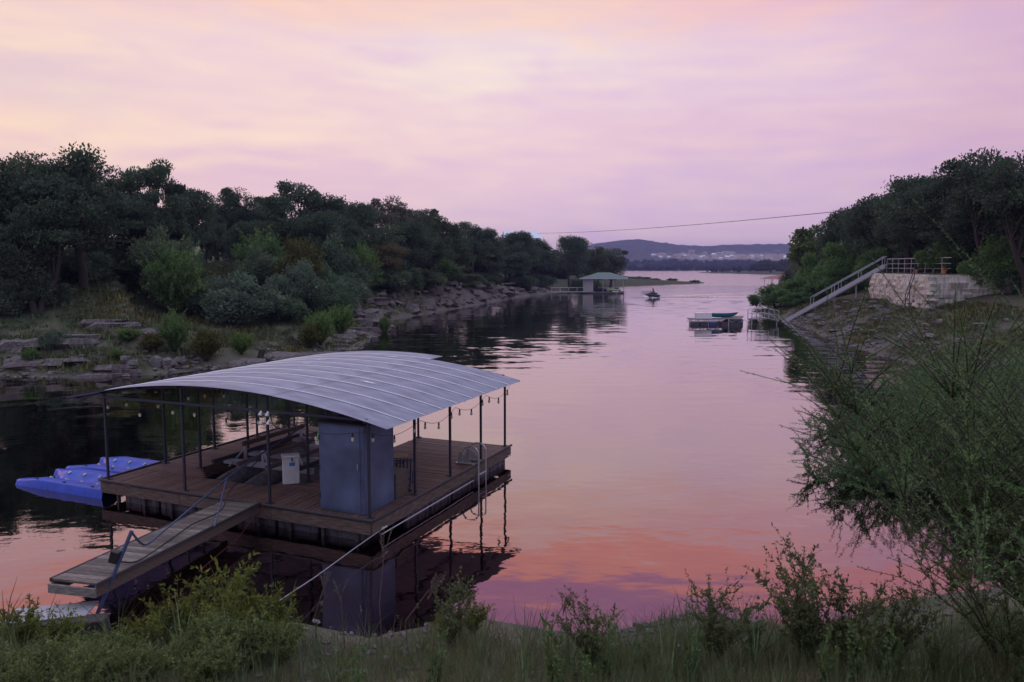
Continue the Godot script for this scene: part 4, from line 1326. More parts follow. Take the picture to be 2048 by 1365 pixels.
func make_dock_things() -> void:
	var rr := RandomNumberGenerator.new()
	rr.seed = 19
	# steel locker at the near corner
	var lk := thing("storage_locker", "tall blue-grey steel storage locker at the dock's near corner", "locker", dock_point(7.42, DECK + 0.002, -0.86), DOCK_TURN)
	var s := Shape.new()
	s.box(Vector3(0, 1.02, 0), Vector3(1.24, 2.04, 1.24), Basis(), 0.012)
	made("body", s, mats.locker_steel, lk)
	s = Shape.new()
	s.box(Vector3(-0.04, 1.03, 0.628), Vector3(1.1, 1.94, 0.016), Basis(), 0.004)
	made("door", s, mats.locker_steel, lk)
	s = Shape.new()
	s.box(Vector3(0.45, 1.1, 0.648), Vector3(0.025, 0.14, 0.02), Basis(), 0.006)
	made("handle", s, mats.bright_steel, lk)
	for y in [0.35, 1.0, 1.7]:
		s = Shape.new()
		s.rod(Vector3(-0.595, y - 0.06, 0.64), Vector3(-0.595, y + 0.06, 0.64), 0.014)
		made("hinge", s, mats.dark_steel, lk)
	s = Shape.new()
	s.box(Vector3(0, 2.06, 0), Vector3(1.3, 0.04, 1.3), Basis(), 0.01)
	made("lid", s, mats.dark_steel, lk)
	# white utility box on the slip's corner
	var wb := thing("utility_box", "white plastic utility box with blue sticker beside the boat slip", "utility box", Vector3(-5.74, DECK, -19.42), 0.32)
	s = Shape.new()
	s.box(Vector3(0, 0.36, 0), Vector3(0.42, 0.7, 0.3), Basis(), 0.02)
	made("body", s, mats.white_plastic, wb)
	s = Shape.new()
	s.box(Vector3(0, 0.73, 0.005), Vector3(0.45, 0.07, 0.33), Basis(), 0.02)
	made("lid", s, mats.white_plastic, wb)
	s = Shape.new()
	s.box(Vector3(0.03, 0.66, 0.165), Vector3(0.03, 0.09, 0.03), Basis(), 0.006)
	made("latch", s, mats.black, wb)
	s = Shape.new()
	s.box(Vector3(0.03, 0.54, 0.154), Vector3(0.14, 0.09, 0.006))
	made("sticker", s, mats.label_blue, wb)
	# wicker side cabinet, folded dark lounge chair and round table behind the locker
	var cab := thing("side_cabinet", "low brown slatted cabinet against the steel locker", "cabinet", dock_point(7.62, DECK, -1.82), DOCK_TURN)
	s = Shape.new()
	s.box(Vector3(0, 0.3, 0), Vector3(0.86, 0.6, 0.56), Basis(), 0.01)
	made("body", s, mats.resin, cab)
	for k in 4:
		s = Shape.new()
		s.box(Vector3(0.435, 0.09 + k * 0.14, 0), Vector3(0.014, 0.12, 0.5), Basis(), 0.004)
		made("slat", s, mats.fascia, cab)
	s = Shape.new()
	s.box(Vector3(0, 0.615, 0), Vector3(0.9, 0.03, 0.6), Basis(), 0.008)
	made("top", s, mats.resin, cab)
	var tb := thing("folding_table", "small round folding table with pale wooden top and crossed legs", "table", dock_point(7.05, DECK, -3.25), 0.3)
	s = Shape.new()
	s.tube(PackedVector3Array([Vector3(0, 0.57, 0), Vector3(0, 0.575, 0), Vector3(0, 0.6, 0), Vector3(0, 0.605, 0)]), PackedFloat32Array([0.27, 0.29, 0.29, 0.27]), 24)
	made("table_top", s, mats.table_wood, tb)
	for k in 2:
		for sg in [-1.0, 1.0]:
			s = Shape.new()
			s.rod(Vector3(-0.2 * sg, 0, -0.14 + k * 0.28), Vector3(0.2 * sg, 0.57, -0.14 + k * 0.28), 0.012)
			made("leg", s, mats.black, tb)
	var ch := thing("lounge_chair", "dark blue slatted lounge chair tipped low beside the post", "chair", dock_point(7.55, DECK, -2.55), DOCK_TURN + 0.5)
	for k in 7:
		s = Shape.new()
		var x := -0.27 + k * 0.09
		s.tube(PackedVector3Array([Vector3(x, 0.62, -0.42), Vector3(x, 0.3, -0.15), Vector3(x, 0.1, 0.2), Vector3(x, 0.05, 0.5)]), PackedFloat32Array([0.028, 0.03, 0.03, 0.025]), 6)
		made("slat", s, mats.chair_blue, ch)
	for y in [[0.6, -0.43], [0.06, 0.48], [0.22, 0.0]]:
		s = Shape.new()
		s.rod(Vector3(-0.32, y[0] - 0.03, y[1]), Vector3(0.32, y[0] - 0.03, y[1]), 0.02)
		made("crossbar", s, mats.chair_blue, ch)
	for sg in [-0.3, 0.3]:
		s = Shape.new()
		s.rod(Vector3(sg, 0, -0.3), Vector3(sg, 0.35, -0.2), 0.018)
		made("leg", s, mats.chair_blue, ch)
	# boat lift in the slip
	var lift := thing("boat_lift", "empty boat lift with grey tanks and steel frame in the dock's slip", "boat lift", DOCK, DOCK_TURN)
	for k in 3:
		s = Shape.new()
		var x := 2.25 + k * 1.0
		var p := PackedVector3Array()
		var r := PackedFloat32Array()
		for i in 13:
			var t := i / 12.0
			p.append(Vector3(x, 0.2, -1.75 - t * 4.6)); r.append(0.36 * pow(sin(PI * clampf(t, 0.02, 0.98)), 0.25))
		s.tube(p, r, 16)
		made("tank", s, mats.tank_grey, lift)
	for z in [-2.6, -3.6, -5.6]:
		s = Shape.new()
		s.box(Vector3(3.25, 0.64, z), Vector3(3.1, 0.16, 0.1), Basis(), 0.01)
		made("crossbeam", s, mats.pale_steel, lift)
	for x in [1.9, 2.75, 3.75, 4.6]:
		s = Shape.new()
		s.box(Vector3(x, 0.78, -3.9), Vector3(0.1, 0.12, 3.9), Basis(), 0.01)
		made("bunk", s, mats.dark_steel if x < 2.0 or x > 4.5 else mats.grey_deck, lift)
	s = Shape.new()
	s.box(Vector3(2.1, 1.08, -4.28), Vector3(0.1, 0.13, 2.75), Basis(), 0.015)
	made("guide_rail", s, mats.fascia, lift)
	for z in [-3.0, -5.5]:
		s = Shape.new()
		s.box(Vector3(2.1, 0.8, z), Vector3(0.07, 0.5, 0.07))
		made("guide_post", s, mats.pale_steel, lift)
		s = Shape.new()
		s.bar(Vector3(2.1, 0.95, z), Vector3(2.05, 0.55, z + (0.6 if z > -4.0 else -0.6)), 0.035, 0.035)
		made("brace", s, mats.pale_steel, lift)
	for x in [3.1, 4.3]:
		s = Shape.new()
		s.box(Vector3(x, 0.85, -2.6), Vector3(0.07, 0.42, 0.07))
		s.bar(Vector3(x + 0.03, 1.0, -2.6), Vector3(x + 0.2, 0.66, -2.6), 0.05, 0.04)
		made("upright", s, mats.pale_steel, lift)
	# two blue drive-on watercraft ports moored to the arm
	for k in 2:
		var u := thing("watercraft_port", ["blue moulded drive-on watercraft float moored at the dock's outer corner", "blue moulded drive-on watercraft float farther along the dock's arm"][k], "watercraft float", dock_point(-3.62, 0, -0.78 - k * 1.52), DOCK_TURN)
		s = Shape.new()
		var hull := func(i: int, j: int) -> Vector3:
			var x := i * 3.5 / 44.0
			var z := -0.76 + j * 1.52 / 26.0
			var az := absf(z)
			# two arms reach out on both sides of a notch; a trough with raised flanks runs down the middle
			var start := 0.85 * clampf(1.0 - az / 0.5, 0.0, 1.0) if az < 0.5 else 0.0
			if az > 0.5:
				start = 0.16 * (1.0 - clampf((0.76 - az) / 0.1, 0.0, 1.0))
			var y := 0.36
			if az < 0.42:
				var deep := smoothstep(0.0, 0.42, az)
				y = lerpf(0.14, 0.36, deep * deep) + 0.025 * sin(x * 9.0) * smoothstep(0.12, 0.3, az) * (1.0 - smoothstep(0.34, 0.42, az))
			y *= (0.55 + 0.45 * smoothstep(0.0, 1.1, x)) * 0.68
			if az > 0.74:
				y = -0.12
			elif az > 0.68:
				y -= 0.03
			if x < start:
				y = -0.12
			return Vector3(x, y, z)
		s.sheet(45, 27, hull)
		made("hull", s, mats.port_blue, u)
		for i in 4:
			for sg in [-1.0, 1.0]:
				s = Shape.new()
				var c := Vector3(0.95 + i * 0.62, 0.21, 0.3 * sg)
				s.tube(PackedVector3Array([c + Vector3(0, -0.03, -0.06), c + Vector3(0, 0, 0), c + Vector3(0, -0.03, 0.06)]), PackedFloat32Array([0.03, 0.04, 0.03]), 10)
				made("roller", s, mats.roller, u)
		for i in 3:
			s = Shape.new()
			s.box(Vector3(0.8 + i * 1.1, 0.255, 0.6), Vector3(0.1, 0.035, 0.05), Basis(), 0.01)
			made("cleat", s, mats.black, u)
	# string lights round the eaves
	var st := thing("string_lights", "string of clear bulbs on a dark cord hung round the dock roof", "string lights", DOCK, DOCK_TURN)
	var route := [Vector3(-0.4, 2.66, -0.3), Vector3(2.77, 2.72, -0.2), Vector3(5.44, 2.68, -0.2), Vector3(8.25, 2.55, 0.02), Vector3(8.42, 2.42, -2.1), Vector3(8.42, 2.42, -3.97), Vector3(8.42, 2.45, -5.9), Vector3(8.5, 2.5, -7.5)]
	var route2 := [Vector3(0.15, 2.7, -0.4), Vector3(1.42, 2.75, -2.0), Vector3(1.42, 2.8, -3.9), Vector3(1.42, 2.8, -5.8), Vector3(5.14, 2.75, -7.6)]
	for rt in [route, route2]:
		for i in rt.size() - 1:
			var a: Vector3 = rt[i]
			var b: Vector3 = rt[i + 1]
			var p := PackedVector3Array()
			var r := PackedFloat32Array()
			for q in 9:
				var t := q / 8.0
				p.append(a.lerp(b, t) - Vector3(0, 0.22 * sin(PI * t), 0)); r.append(0.006)
			s = Shape.new()
			s.tube(p, r, 4, false)
			made("cord", s, mats.black, st)
			for q in [1, 4, 7]:
				var c: Vector3 = p[q]
				s = Shape.new()
				s.tube(PackedVector3Array([c, c - Vector3(0, 0.05, 0), c - Vector3(0, 0.09, 0)]), PackedFloat32Array([0.014, 0.024, 0.02]), 8)
				var so := made("socket", s, mats.black, st)
				s = Shape.new()
				s.tube(PackedVector3Array([c - Vector3(0, 0.085, 0), c - Vector3(0, 0.12, 0), c - Vector3(0, 0.16, 0), c - Vector3(0, 0.185, 0)]), PackedFloat32Array([0.017, 0.034, 0.034, 0.008]), 10)
				made("bulb", s, mats.glass_bulb, so)
	# green float light hung by the locker
	var gl := thing("hanging_lantern", "small green and white lantern hanging beside the locker", "lantern", dock_point(6.35, 2.05, -0.85))
	s = Shape.new()
	s.tube(PackedVector3Array([Vector3(0, 0.2, 0), Vector3(0, 0.1, 0), Vector3(0, 0, 0), Vector3(0, -0.06, 0)]), PackedFloat32Array([0.025, 0.04, 0.075, 0.085]), 12)
	made("body", s, mats.green_lamp, gl)
	s = Shape.new()
	s.tube(PackedVector3Array([Vector3(0, -0.055, 0), Vector3(0, -0.13, 0)]), PackedFloat32Array([0.1, 0.09]), 12)
	made("base", s, mats.white_gel, gl)
	s = Shape.new()
	s.rod(Vector3(0, 0.2, 0), Vector3(0, 0.75, 0), 0.006)
	made("hanger", s, mats.black, gl)

func make_gangway() -> void:
	var rr := RandomNumberGenerator.new()
	rr.seed = 29
	var a := Vector3(-7.55, 0.74, -12.72)
	var b := dock_point(4.84, 0.6, 0.12)
	var d := b - a
	var flat := Vector2(d.x, d.z).length()
	var g := thing("plank_gangway", "weathered plank gangway leading from the bank to the dock", "gangway", a, atan2(-d.x, -d.z))
	var pitch := d.y / flat
	var planks := []
	for k in 3:
		planks.append(board(0.94, 0.138, mats["gangway%d" % k], 0.045))
	for k in int(flat / 0.147):
		var z := -0.07 - k * 0.147
		part("plank", planks[[0, 0, 1, 1, 2][rr.randi() % 5]], g, Vector3(rr.randf_range(-0.01, 0.01), -z * pitch + rr.randf_range(-0.004, 0.004), z), Basis(Vector3.RIGHT, pitch) * Basis(Vector3.BACK, rr.randf_range(-0.008, 0.008)))
	for x in [-0.44, 0.44]:
		var s := Shape.new()
		s.bar(Vector3(x, -0.13, 0.02), Vector3(x, -0.13 + flat * pitch, -flat + 0.05), 0.05, 0.2, 0.006)
		made("stringer", s, mats.fascia, g)
		s = Shape.new()
		s.bar(Vector3(x * 1.09, 0.0, 0.02), Vector3(x * 1.09, flat * pitch, -flat + 0.05), 0.035, 0.07, 0.006)
		made("side_rail", s, mats.edge_steel, g)
	var s2 := Shape.new()
	s2.box(Vector3(0, -0.13, 0.06), Vector3(0.96, 0.16, 0.045), Basis(), 0.006)
	made("end_board", s2, mats.gangway2, g)
	# landing on the bank: a pale metal plate and a timber sleeper
	var pl := thing("landing_plate", "pale blue-grey metal plate bridging bank and gangway", "metal plate", Vector3(-7.8, 0.34, -12.4), 0.25)
	s2 = Shape.new()
	s2.box(Vector3.ZERO, Vector3(1.3, 0.03, 0.8), Basis(Vector3.RIGHT, -0.12), 0.006)
	made("plate", s2, mats.pale_steel, pl)
	var sl := thing("timber_sleeper", "dark timber sleeper edging the bank under the metal plate", "timber", Vector3(-8.5, 0.2, -11.85), 0.2)
	s2 = Shape.new()
	s2.box(Vector3.ZERO, Vector3(3.6, 0.34, 0.3), Basis(), 0.02)
	made("beam", s2, mats.edge_steel, sl)
	# conduit post with outlet box, blue pipe up to the roof, cords
	var po := thing("conduit_post", "leaning blue-grey conduit post with black outlet box on the gangway end", "post", Vector3(-7.22, 0.72, -12.8))
	s2 = Shape.new()
	s2.rod(Vector3(-0.02, -0.7, 0.1), Vector3(0.46, 0.76, -0.4), 0.036, 8)
	made("pole", s2, mats.blue_pipe, po)
	s2 = Shape.new()
	s2.box(Vector3(0.24, 0.36, -0.2), Vector3(0.15, 0.22, 0.12), Basis(Vector3.BACK, -0.3), 0.012)
	made("outlet_box", s2, mats.black, po)
	var run := func(called: String, label: String, category: String, pts: Array, rad: float, m: Material) -> void:
		var c := Curve3D.new()
		for i in pts.size():
			var tan: Vector3 = (pts[mini(i + 1, pts.size() - 1)] - pts[maxi(i - 1, 0)]) * 0.18
			c.add_point(pts[i], -tan, tan)
		var p := c.tessellate(4, 4.0)
		var r := PackedFloat32Array()
		r.resize(p.size())
		r.fill(rad)
		var s := Shape.new()
		s.tube(p, r, 7)
		tag(made(called, s, m), label, category)
	run.call("blue_hose", "blue pipe rising from the gangway post to the dock frame", "pipe", [Vector3(-6.77, 1.46, -13.2), Vector3(-6.78, 1.12, -13.55), Vector3(-6.95, 0.88, -14.2), Vector3(-7.0, 0.87, -15.0), Vector3(-6.75, 1.16, -17.6), Vector3(-6.22, 1.51, -19.5), Vector3(-5.75, 1.78, -21.0)], 0.021, mats.blue_pipe)
	run.call("pipe_strut", "short blue strut propping the blue pipe off the gangway", "strut", [Vector3(-6.27, 0.7, -15.65), Vector3(-6.4, 0.9, -16.3), Vector3(-6.72, 1.2, -17.6)], 0.018, mats.blue_pipe)
	run.call("power_cord", "black power cord lying along the plank gangway", "cord", [Vector3(-6.98, 1.0, -13.02), Vector3(-6.9, 0.76, -13.6), Vector3(-6.85, 0.72, -14.6), Vector3(-6.75, 0.75, -15.6), Vector3(-6.5, 0.74, -16.6), Vector3(-6.6, 0.95, -17.5), Vector3(-6.4, 1.3, -18.9)], 0.014, mats.black)
	run.call("extension_cord", "thin red cord running from the dock over the gangway's edge", "cord", [Vector3(-5.55, 0.62, -19.2), Vector3(-5.7, 0.6, -18.0), Vector3(-5.85, 0.55, -17.2), Vector3(-6.0, 0.25, -16.2), Vector3(-6.2, 0.15, -14.6)], 0.006, mats.red_cord)
	run.call("mooring_line", "pale mooring line from the dock corner to the near bank", "rope", [dock_point(8.46, 0.3, -0.35), Vector3(-3.3, 0.26, -15.6), Vector3(-3.75, 0.28, -14.0), Vector3(-4.15, 0.42, -12.3)], 0.01, mats.white_rope)

# ---------------------------------------------------------------- things farther off
func boathouse(called: String, label: String, at: Vector3, turn: float, roof: Material, size: Vector2, eave: float, peak: float, shed: bool) -> Node3D:
	var b := thing(called, label, "boathouse", at, turn)
	var hx := size.x * 0.5
	var hz := size.y * 0.5
	var s := Shape.new()
	s.box(Vector3(0, 0.25, hz - 0.6), Vector3(size.x, 0.22, 1.2), Basis(), 0.02)
	s.box(Vector3(-hx + 1.2, 0.25, -0.6), Vector3(2.4, 0.22, size.y - 1.2), Basis(), 0.02)
	s.box(Vector3(hx - 0.6, 0.25, -0.6), Vector3(1.2, 0.22, size.y - 1.2), Basis(), 0.02)
	made("deck", s, mats.grey_deck, b)
	for k in 6:
		s = Shape.new()
		s.box(Vector3(-hx + 0.9 + k * (size.x - 1.8) / 5.0, 0.03, hz - 0.62), Vector3(1.2, 0.22, 1.0), Basis(), 0.04)
		made("float_tub", s, mats.float_black, b)
	for x in [-hx + 0.1, -hx * 0.5, 0.0, hx * 0.5, hx - 0.1]:
		for z in [-hz + 0.1, 0.0, hz - 0.1]:
			if absf(x) < hx - 0.2 and z < hz - 0.2 and z > -hz + 0.2:
				continue
			s = Shape.new()
			s.box(Vector3(x, (eave + 0.36) * 0.5, z), Vector3(0.1, eave - 0.36, 0.1))
			made("post", s, mats.pale_steel, b)
	# hipped roof with a short ridge, and a soffit below
	var o := 0.7
	var c := [Vector3(-hx - o, eave, hz + o), Vector3(hx + o, eave, hz + o), Vector3(hx + o, eave, -hz - o), Vector3(-hx - o, eave, -hz - o)]
	var r0 := Vector3(-hx * 0.3, peak, 0)
	var r1 := Vector3(hx * 0.3, peak, 0)
	var faces := [[c[0], c[1], r1, r0], [c[1], c[2], r1], [c[2], c[3], r0, r1], [c[3], c[0], r0]]
	for f in faces:
		s = Shape.new()
		if f.size() == 4:
			s.quad(f[0], f[1], f[2], f[3])
		else:
			s.tri(f[0], f[1], f[2])
		made("roof_slope", s, roof, b)
	for k in 4:
		s = Shape.new()
		s.bar(c[k] - Vector3(0, 0.1, 0), c[(k + 1) % 4] - Vector3(0, 0.1, 0), 0.06, 0.2)
		made("eave_board", s, mats.pale_steel, b)
	if shed:
		var w := Node3D.new()
		put(w, "storage_room", b)
		s = Shape.new()
		s.box(Vector3(-hx + 1.25, (eave + 0.36) * 0.5, hz - 1.0), Vector3(2.1, eave - 0.36, 1.8), Basis(), 0.02)
		made("wall", s, mats.siding, w)
		for k in 7:
			s = Shape.new()
			s.box(Vector3(-hx + 1.25, 0.6 + k * 0.44, hz - 0.09), Vector3(2.1, 0.025, 0.03))
			made("siding_lap", s, mats.siding, w)
	for z in [hz - 0.1]:
		s = Shape.new()
		s.bar(Vector3(-hx * 0.3, 1.35, z), Vector3(hx - 0.1, 1.35, z), 0.05, 0.05)
		made("rail", s, mats.pale_steel, b)
	return b

func jet_ski(called: String, label: String, at: Vector3, turn: float, top: Material, hull: Material) -> Node3D:
	# nose towards -x
	var j := thing(called, label, "jet ski", at, turn)
	var s := Shape.new()
	var f := func(i: int, k: int) -> Vector3:
		var t := i / 16.0
		var a := PI * (k / 10.0) + PI
		var w := 0.55 * pow(clampf(t * 2.2, 0.0, 1.0), 0.6)
		return Vector3(-1.5 + t * 3.0, 0.42 + 0.14 * (1.0 - t) + sin(a) * (0.16 + 0.3 * smoothstep(0.0, 0.4, t)), cos(a) * w)
	s.sheet(17, 11, f)
	made("hull", s, hull, j)
	s = Shape.new()
	var d := func(i: int, k: int) -> Vector3:
		var t := i / 16.0
		var z := 1.0 - 2.0 * k / 10.0
		var w := 0.55 * pow(clampf(t * 2.2, 0.0, 1.0), 0.6)
		var y := 0.42 + 0.14 * (1.0 - t) + (1.0 - z * z) * (0.1 + 0.3 * smoothstep(0.05, 0.35, t) * (1.0 - smoothstep(0.42, 0.6, t)))
		return Vector3(-1.5 + t * 3.0, y, z * w)
	s.sheet(17, 11, d)
	made("deck", s, top, j)
	s = Shape.new()
	s.box(Vector3(0.55, 0.72, 0), Vector3(1.25, 0.3, 0.36), Basis(), 0.08)
	made("seat", s, mats.black, j)
	s = Shape.new()
	s.rod(Vector3(-0.3, 0.98, -0.36), Vector3(-0.3, 0.98, 0.36), 0.025)
	s.rod(Vector3(-0.3, 0.8, 0), Vector3(-0.3, 0.98, 0), 0.04)
	made("handlebar", s, mats.black, j)
	return j

func body_mesh(bones: Array, cell: float, m: Material) -> Mesh:
	# one skin over tapered capsules [a, b, radius a, radius b, tint], by surface nets
	var lo := Vector3.ONE * 1e9
	var hi := -lo
	for b in bones:
		for k in 2:
			lo = lo.min(b[k] - Vector3.ONE * (b[2 + k] + cell * 2.0))
			hi = hi.max(b[k] + Vector3.ONE * (b[2 + k] + cell * 2.0))
	var nx := int((hi.x - lo.x) / cell) + 2
	var ny := int((hi.y - lo.y) / cell) + 2
	var nz := int((hi.z - lo.z) / cell) + 2
	var val := PackedFloat32Array()
	val.resize(nx * ny * nz)
	var tint := PackedColorArray()
	tint.resize(nx * ny * nz)
	for i in nx:
		for j in ny:
			for k in nz:
				var p := lo + Vector3(i, j, k) * cell
				var d := 1e9
				var near := 1e9
				var tc := Color.WHITE
				for b in bones:
					var ab: Vector3 = b[1] - b[0]
					var t := clampf((p - b[0]).dot(ab) / ab.length_squared(), 0.0, 1.0)
					var e: float = (p - b[0] - ab * t).length() - lerpf(b[2], b[3], t)
					if e < near:
						near = e
						tc = b[4]
					var q := maxf(0.05 - absf(d - e), 0.0) / 0.05
					d = minf(d, e) - q * q * 0.0125
				val[(i * ny + j) * nz + k] = d
				tint[(i * ny + j) * nz + k] = tc
	var s := Shape.new()
	var id := {}
	for i in nx - 1:
		for j in ny - 1:
			for k in nz - 1:
				var sum := Vector3.ZERO
				var cnt := 0
				for e in 12:
					var ax := e / 4
					var o := Vector3i((e & 1), (e >> 1) & 1, 0)
					var c0 := Vector3i(0, o.x, o.y) if ax == 0 else (Vector3i(o.x, 0, o.y) if ax == 1 else Vector3i(o.x, o.y, 0))
					var c1 := c0
					c1[ax] = 1
					var v0 := val[((i + c0.x) * ny + j + c0.y) * nz + k + c0.z]
					var v1 := val[((i + c1.x) * ny + j + c1.y) * nz + k + c1.z]
					if (v0 < 0.0) != (v1 < 0.0):
						sum += Vector3(c0).lerp(Vector3(c1), v0 / (v0 - v1))
						cnt += 1
				if cnt > 0:
					id[(i * ny + j) * nz + k] = s.v.size()
					s.v.append(lo + (Vector3(i, j, k) + sum / cnt) * cell)
					s.n.append(Vector3.ZERO)
					s.c.append(tint[(i * ny + j) * nz + k])
	for i in range(1, nx - 1):
		for j in range(1, ny - 1):
			for k in range(1, nz - 1):
				var v0 := val[(i * ny + j) * nz + k]
				for ax in 3:
					var st: int = [ny * nz, nz, 1][ax]
					var v1 := val[(i * ny + j) * nz + k + st]
					if (v0 < 0.0) == (v1 < 0.0):
						continue
					var u: int = [nz, 1, ny * nz][ax]
					var w: int = [1, ny * nz, nz][ax]
					var b0 := (i * ny + j) * nz + k
					var q := [id.get(b0 - u - w), id.get(b0 - w), id.get(b0), id.get(b0 - u)]
					if null in q:
						continue
					if v0 > 0.0:
						q.reverse()
					for t in [[q[0], q[2], q[1]], [q[0], q[3], q[2]]]:
						var nn: Vector3 = (s.v[t[2]] - s.v[t[0]]).cross(s.v[t[1]] - s.v[t[0]])
						for z in 3:
							s.ix.append(t[z])
							s.n[t[z]] += nn
	for i in s.n.size():
		s.n[i] = s.n[i].normalized()
	return s.mesh(m)

func make_far_things() -> void:
	var s: Shape
	# green-roofed boathouse on the wooded shore
	boathouse("green_roofed_boathouse", "floating boathouse with green hipped roof and white storage room", Vector3(21.6, 0, -180.0), -0.16, mats.roof_green, Vector2(9.4, 8.0), 3.55, 4.85, true)
	jet_ski("parked_jet_ski", "lime green and white jet ski parked under the green roof", Vector3(23.6, 0.55, -177.0), 0.1, mats.lime, mats.white_gel)
	jet_ski("covered_jet_ski", "black jet ski parked beside the lime green one", Vector3(20.4, 0.55, -177.8), 0.1, mats.black, mats.navy)
	var gw := thing("shore_gangway", "low railed gangway from the wooded shore to the green-roofed boathouse", "gangway", Vector3(9.0, 0.3, -176.0), 0.1)
	s = Shape.new()
	s.box(Vector3(4.1, 0.1, 0), Vector3(8.4, 0.1, 1.0), Basis(), 0.01)
	made("deck", s, mats.pale_steel, gw)
	for z in [-0.48, 0.48]:
		s = Shape.new()
		s.rod(Vector3(0, 1.1, z), Vector3(8.2, 1.1, z), 0.03)
		made("handrail", s, mats.pale_steel, gw)
		for k in 5:
			s = Shape.new()
			s.rod(Vector3(0.1 + k * 2.0, 0.1, z), Vector3(0.1 + k * 2.0, 1.1, z), 0.03)
			made("rail_post", s, mats.pale_steel, gw)
	# red-roofed boathouse with a motorboat
	boathouse("red_roofed_boathouse", "floating boathouse with dull red hipped roof beside the broad-leaved tree", Vector3(77.5, 0, -216.0), 0.25, mats.roof_red, Vector2(9.5, 8.0), 2.9, 4.15, false)
	var mb := thing("motorboat", "navy and white motorboat moored under the red roof", "boat", Vector3(76.0, 0.25, -213.0), 0.3)
	s = Shape.new()
	s.sheet(17, 11, func(i: int, k: int) -> Vector3:
		var t := i / 16.0
		var a := PI * (k / 10.0) + PI
		return Vector3(-3.2 + t * 6.0, 0.75 + 0.35 * pow(1.0 - t, 2.0) + sin(a) * 0.8 * pow(clampf(t * 3.0, 0, 1), 0.7), cos(a) * 1.1 * pow(clampf(t * 2.0, 0, 1), 0.6)))
	made("hull", s, mats.navy, mb)
	s = Shape.new()
	s.sheet(17, 5, func(i: int, k: int) -> Vector3:
		var t := i / 16.0
		return Vector3(-3.2 + t * 6.0, 0.76 + 0.35 * pow(1.0 - t, 2.0) + 0.12 * (1.0 - pow(k / 2.0 - 1.0, 2.0)), (1.0 - k / 2.0) * 1.1 * pow(clampf(t * 2.0, 0, 1), 0.6)))
	made("deck", s, mats.white_gel, mb)
	s = Shape.new()
	s.box(Vector3(0.2, 1.15, 0), Vector3(0.1, 0.5, 1.6), Basis(Vector3.BACK, 0.5), 0.02)
	made("windscreen", s, mats.black, mb)
	# rider crossing the cove
	jet_ski("ridden_jet_ski", "dark jet ski speeding across the open water", Vector3(28.0, 0.1, -153.0), 0.25, mats.black, mats.navy)
	var vest := Color(0.05, 0.03, 0.035)
	var skin := Color(0.25, 0.14, 0.1)
	var hair := Color(0.03, 0.02, 0.018)
	var seat := Vector3(0.45, 0.95, 0)
	var bones := [
		[seat, seat + Vector3(-0.12, 0.3, 0), 0.15, 0.14, vest], [seat + Vector3(-0.12, 0.3, 0), seat + Vector3(-0.2, 0.52, 0), 0.16, 0.14, vest],
		[seat + Vector3(-0.2, 0.55, 0), seat + Vector3(-0.24, 0.66, 0), 0.055, 0.055, skin], [seat + Vector3(-0.27, 0.72, 0), seat + Vector3(-0.25, 0.8, 0), 0.085, 0.1, hair],
	]
	for sg in [-1.0, 1.0]:
		bones.append([seat + Vector3(0, 0.0, 0.1 * sg), seat + Vector3(-0.42, 0.0, 0.3 * sg), 0.1, 0.075, vest])
		bones.append([seat + Vector3(-0.42, 0.0, 0.3 * sg), seat + Vector3(-0.25, -0.4, 0.32 * sg), 0.07, 0.045, skin])
		bones.append([seat + Vector3(-0.25, -0.4, 0.32 * sg), seat + Vector3(-0.45, -0.42, 0.32 * sg), 0.045, 0.035, skin])
		bones.append([seat + Vector3(-0.19, 0.48, 0.17 * sg), seat + Vector3(-0.4, 0.28, 0.28 * sg), 0.06, 0.045, skin])
		bones.append([seat + Vector3(-0.4, 0.28, 0.28 * sg), seat + Vector3(-0.7, 0.12, 0.26 * sg), 0.045, 0.035, skin])
		bones.append([seat + Vector3(-0.7, 0.12, 0.26 * sg), seat + Vector3(-0.8, 0.07, 0.25 * sg), 0.035, 0.025, skin])
	var rider := part("person", body_mesh(bones, 0.04, mats.skin_and_vest), self, Vector3(28.0, 0.1, -153.0), Basis(Vector3.UP, 0.25))
	tag(rider, "person in a dark vest riding the speeding jet ski", "person")
	# foam and swells behind the rider
	var rr := RandomNumberGenerator.new()
	rr.seed = 3
	s = Shape.new()
	for k in 420:
		var t := rr.randf()
		var x := 0.9 + t * 13.0
		var w := 0.5 + t * 1.3
		var p := Vector3(x, 0.02, rr.randf_range(-w, w) + (0.8 if k % 2 else -0.8) * smoothstep(0.0, 0.15, t) * (1.0 + t))
		if rr.randf() < t * 0.8:
			continue
		var sz := rr.randf_range(0.08, 0.3)
		if k % 6 == 0:
			p = Vector3(rr.randf_range(-1.9, 0.6), 0.02, (0.75 + rr.randf() * 0.5) * (1.0 if rr.randf() < 0.5 else -1.0))
		s.col = Color.WHITE
		s.tube(PackedVector3Array([p, p + Vector3(0, sz * 0.25, 0), p + Vector3(0, sz * rr.randf_range(0.4, 1.0), 0)]), PackedFloat32Array([sz, sz * 0.7, 0.02]), 5, false)
	var foam := made("foam", s, mats.foam)
	foam.transform = Transform3D(Basis(Vector3.UP, 0.25), Vector3(28.0, 0, -153.0))
	foam.set_meta("kind", "stuff")
	tag(foam, "white spray and foam behind the speeding jet ski", "foam")
	s = Shape.new()
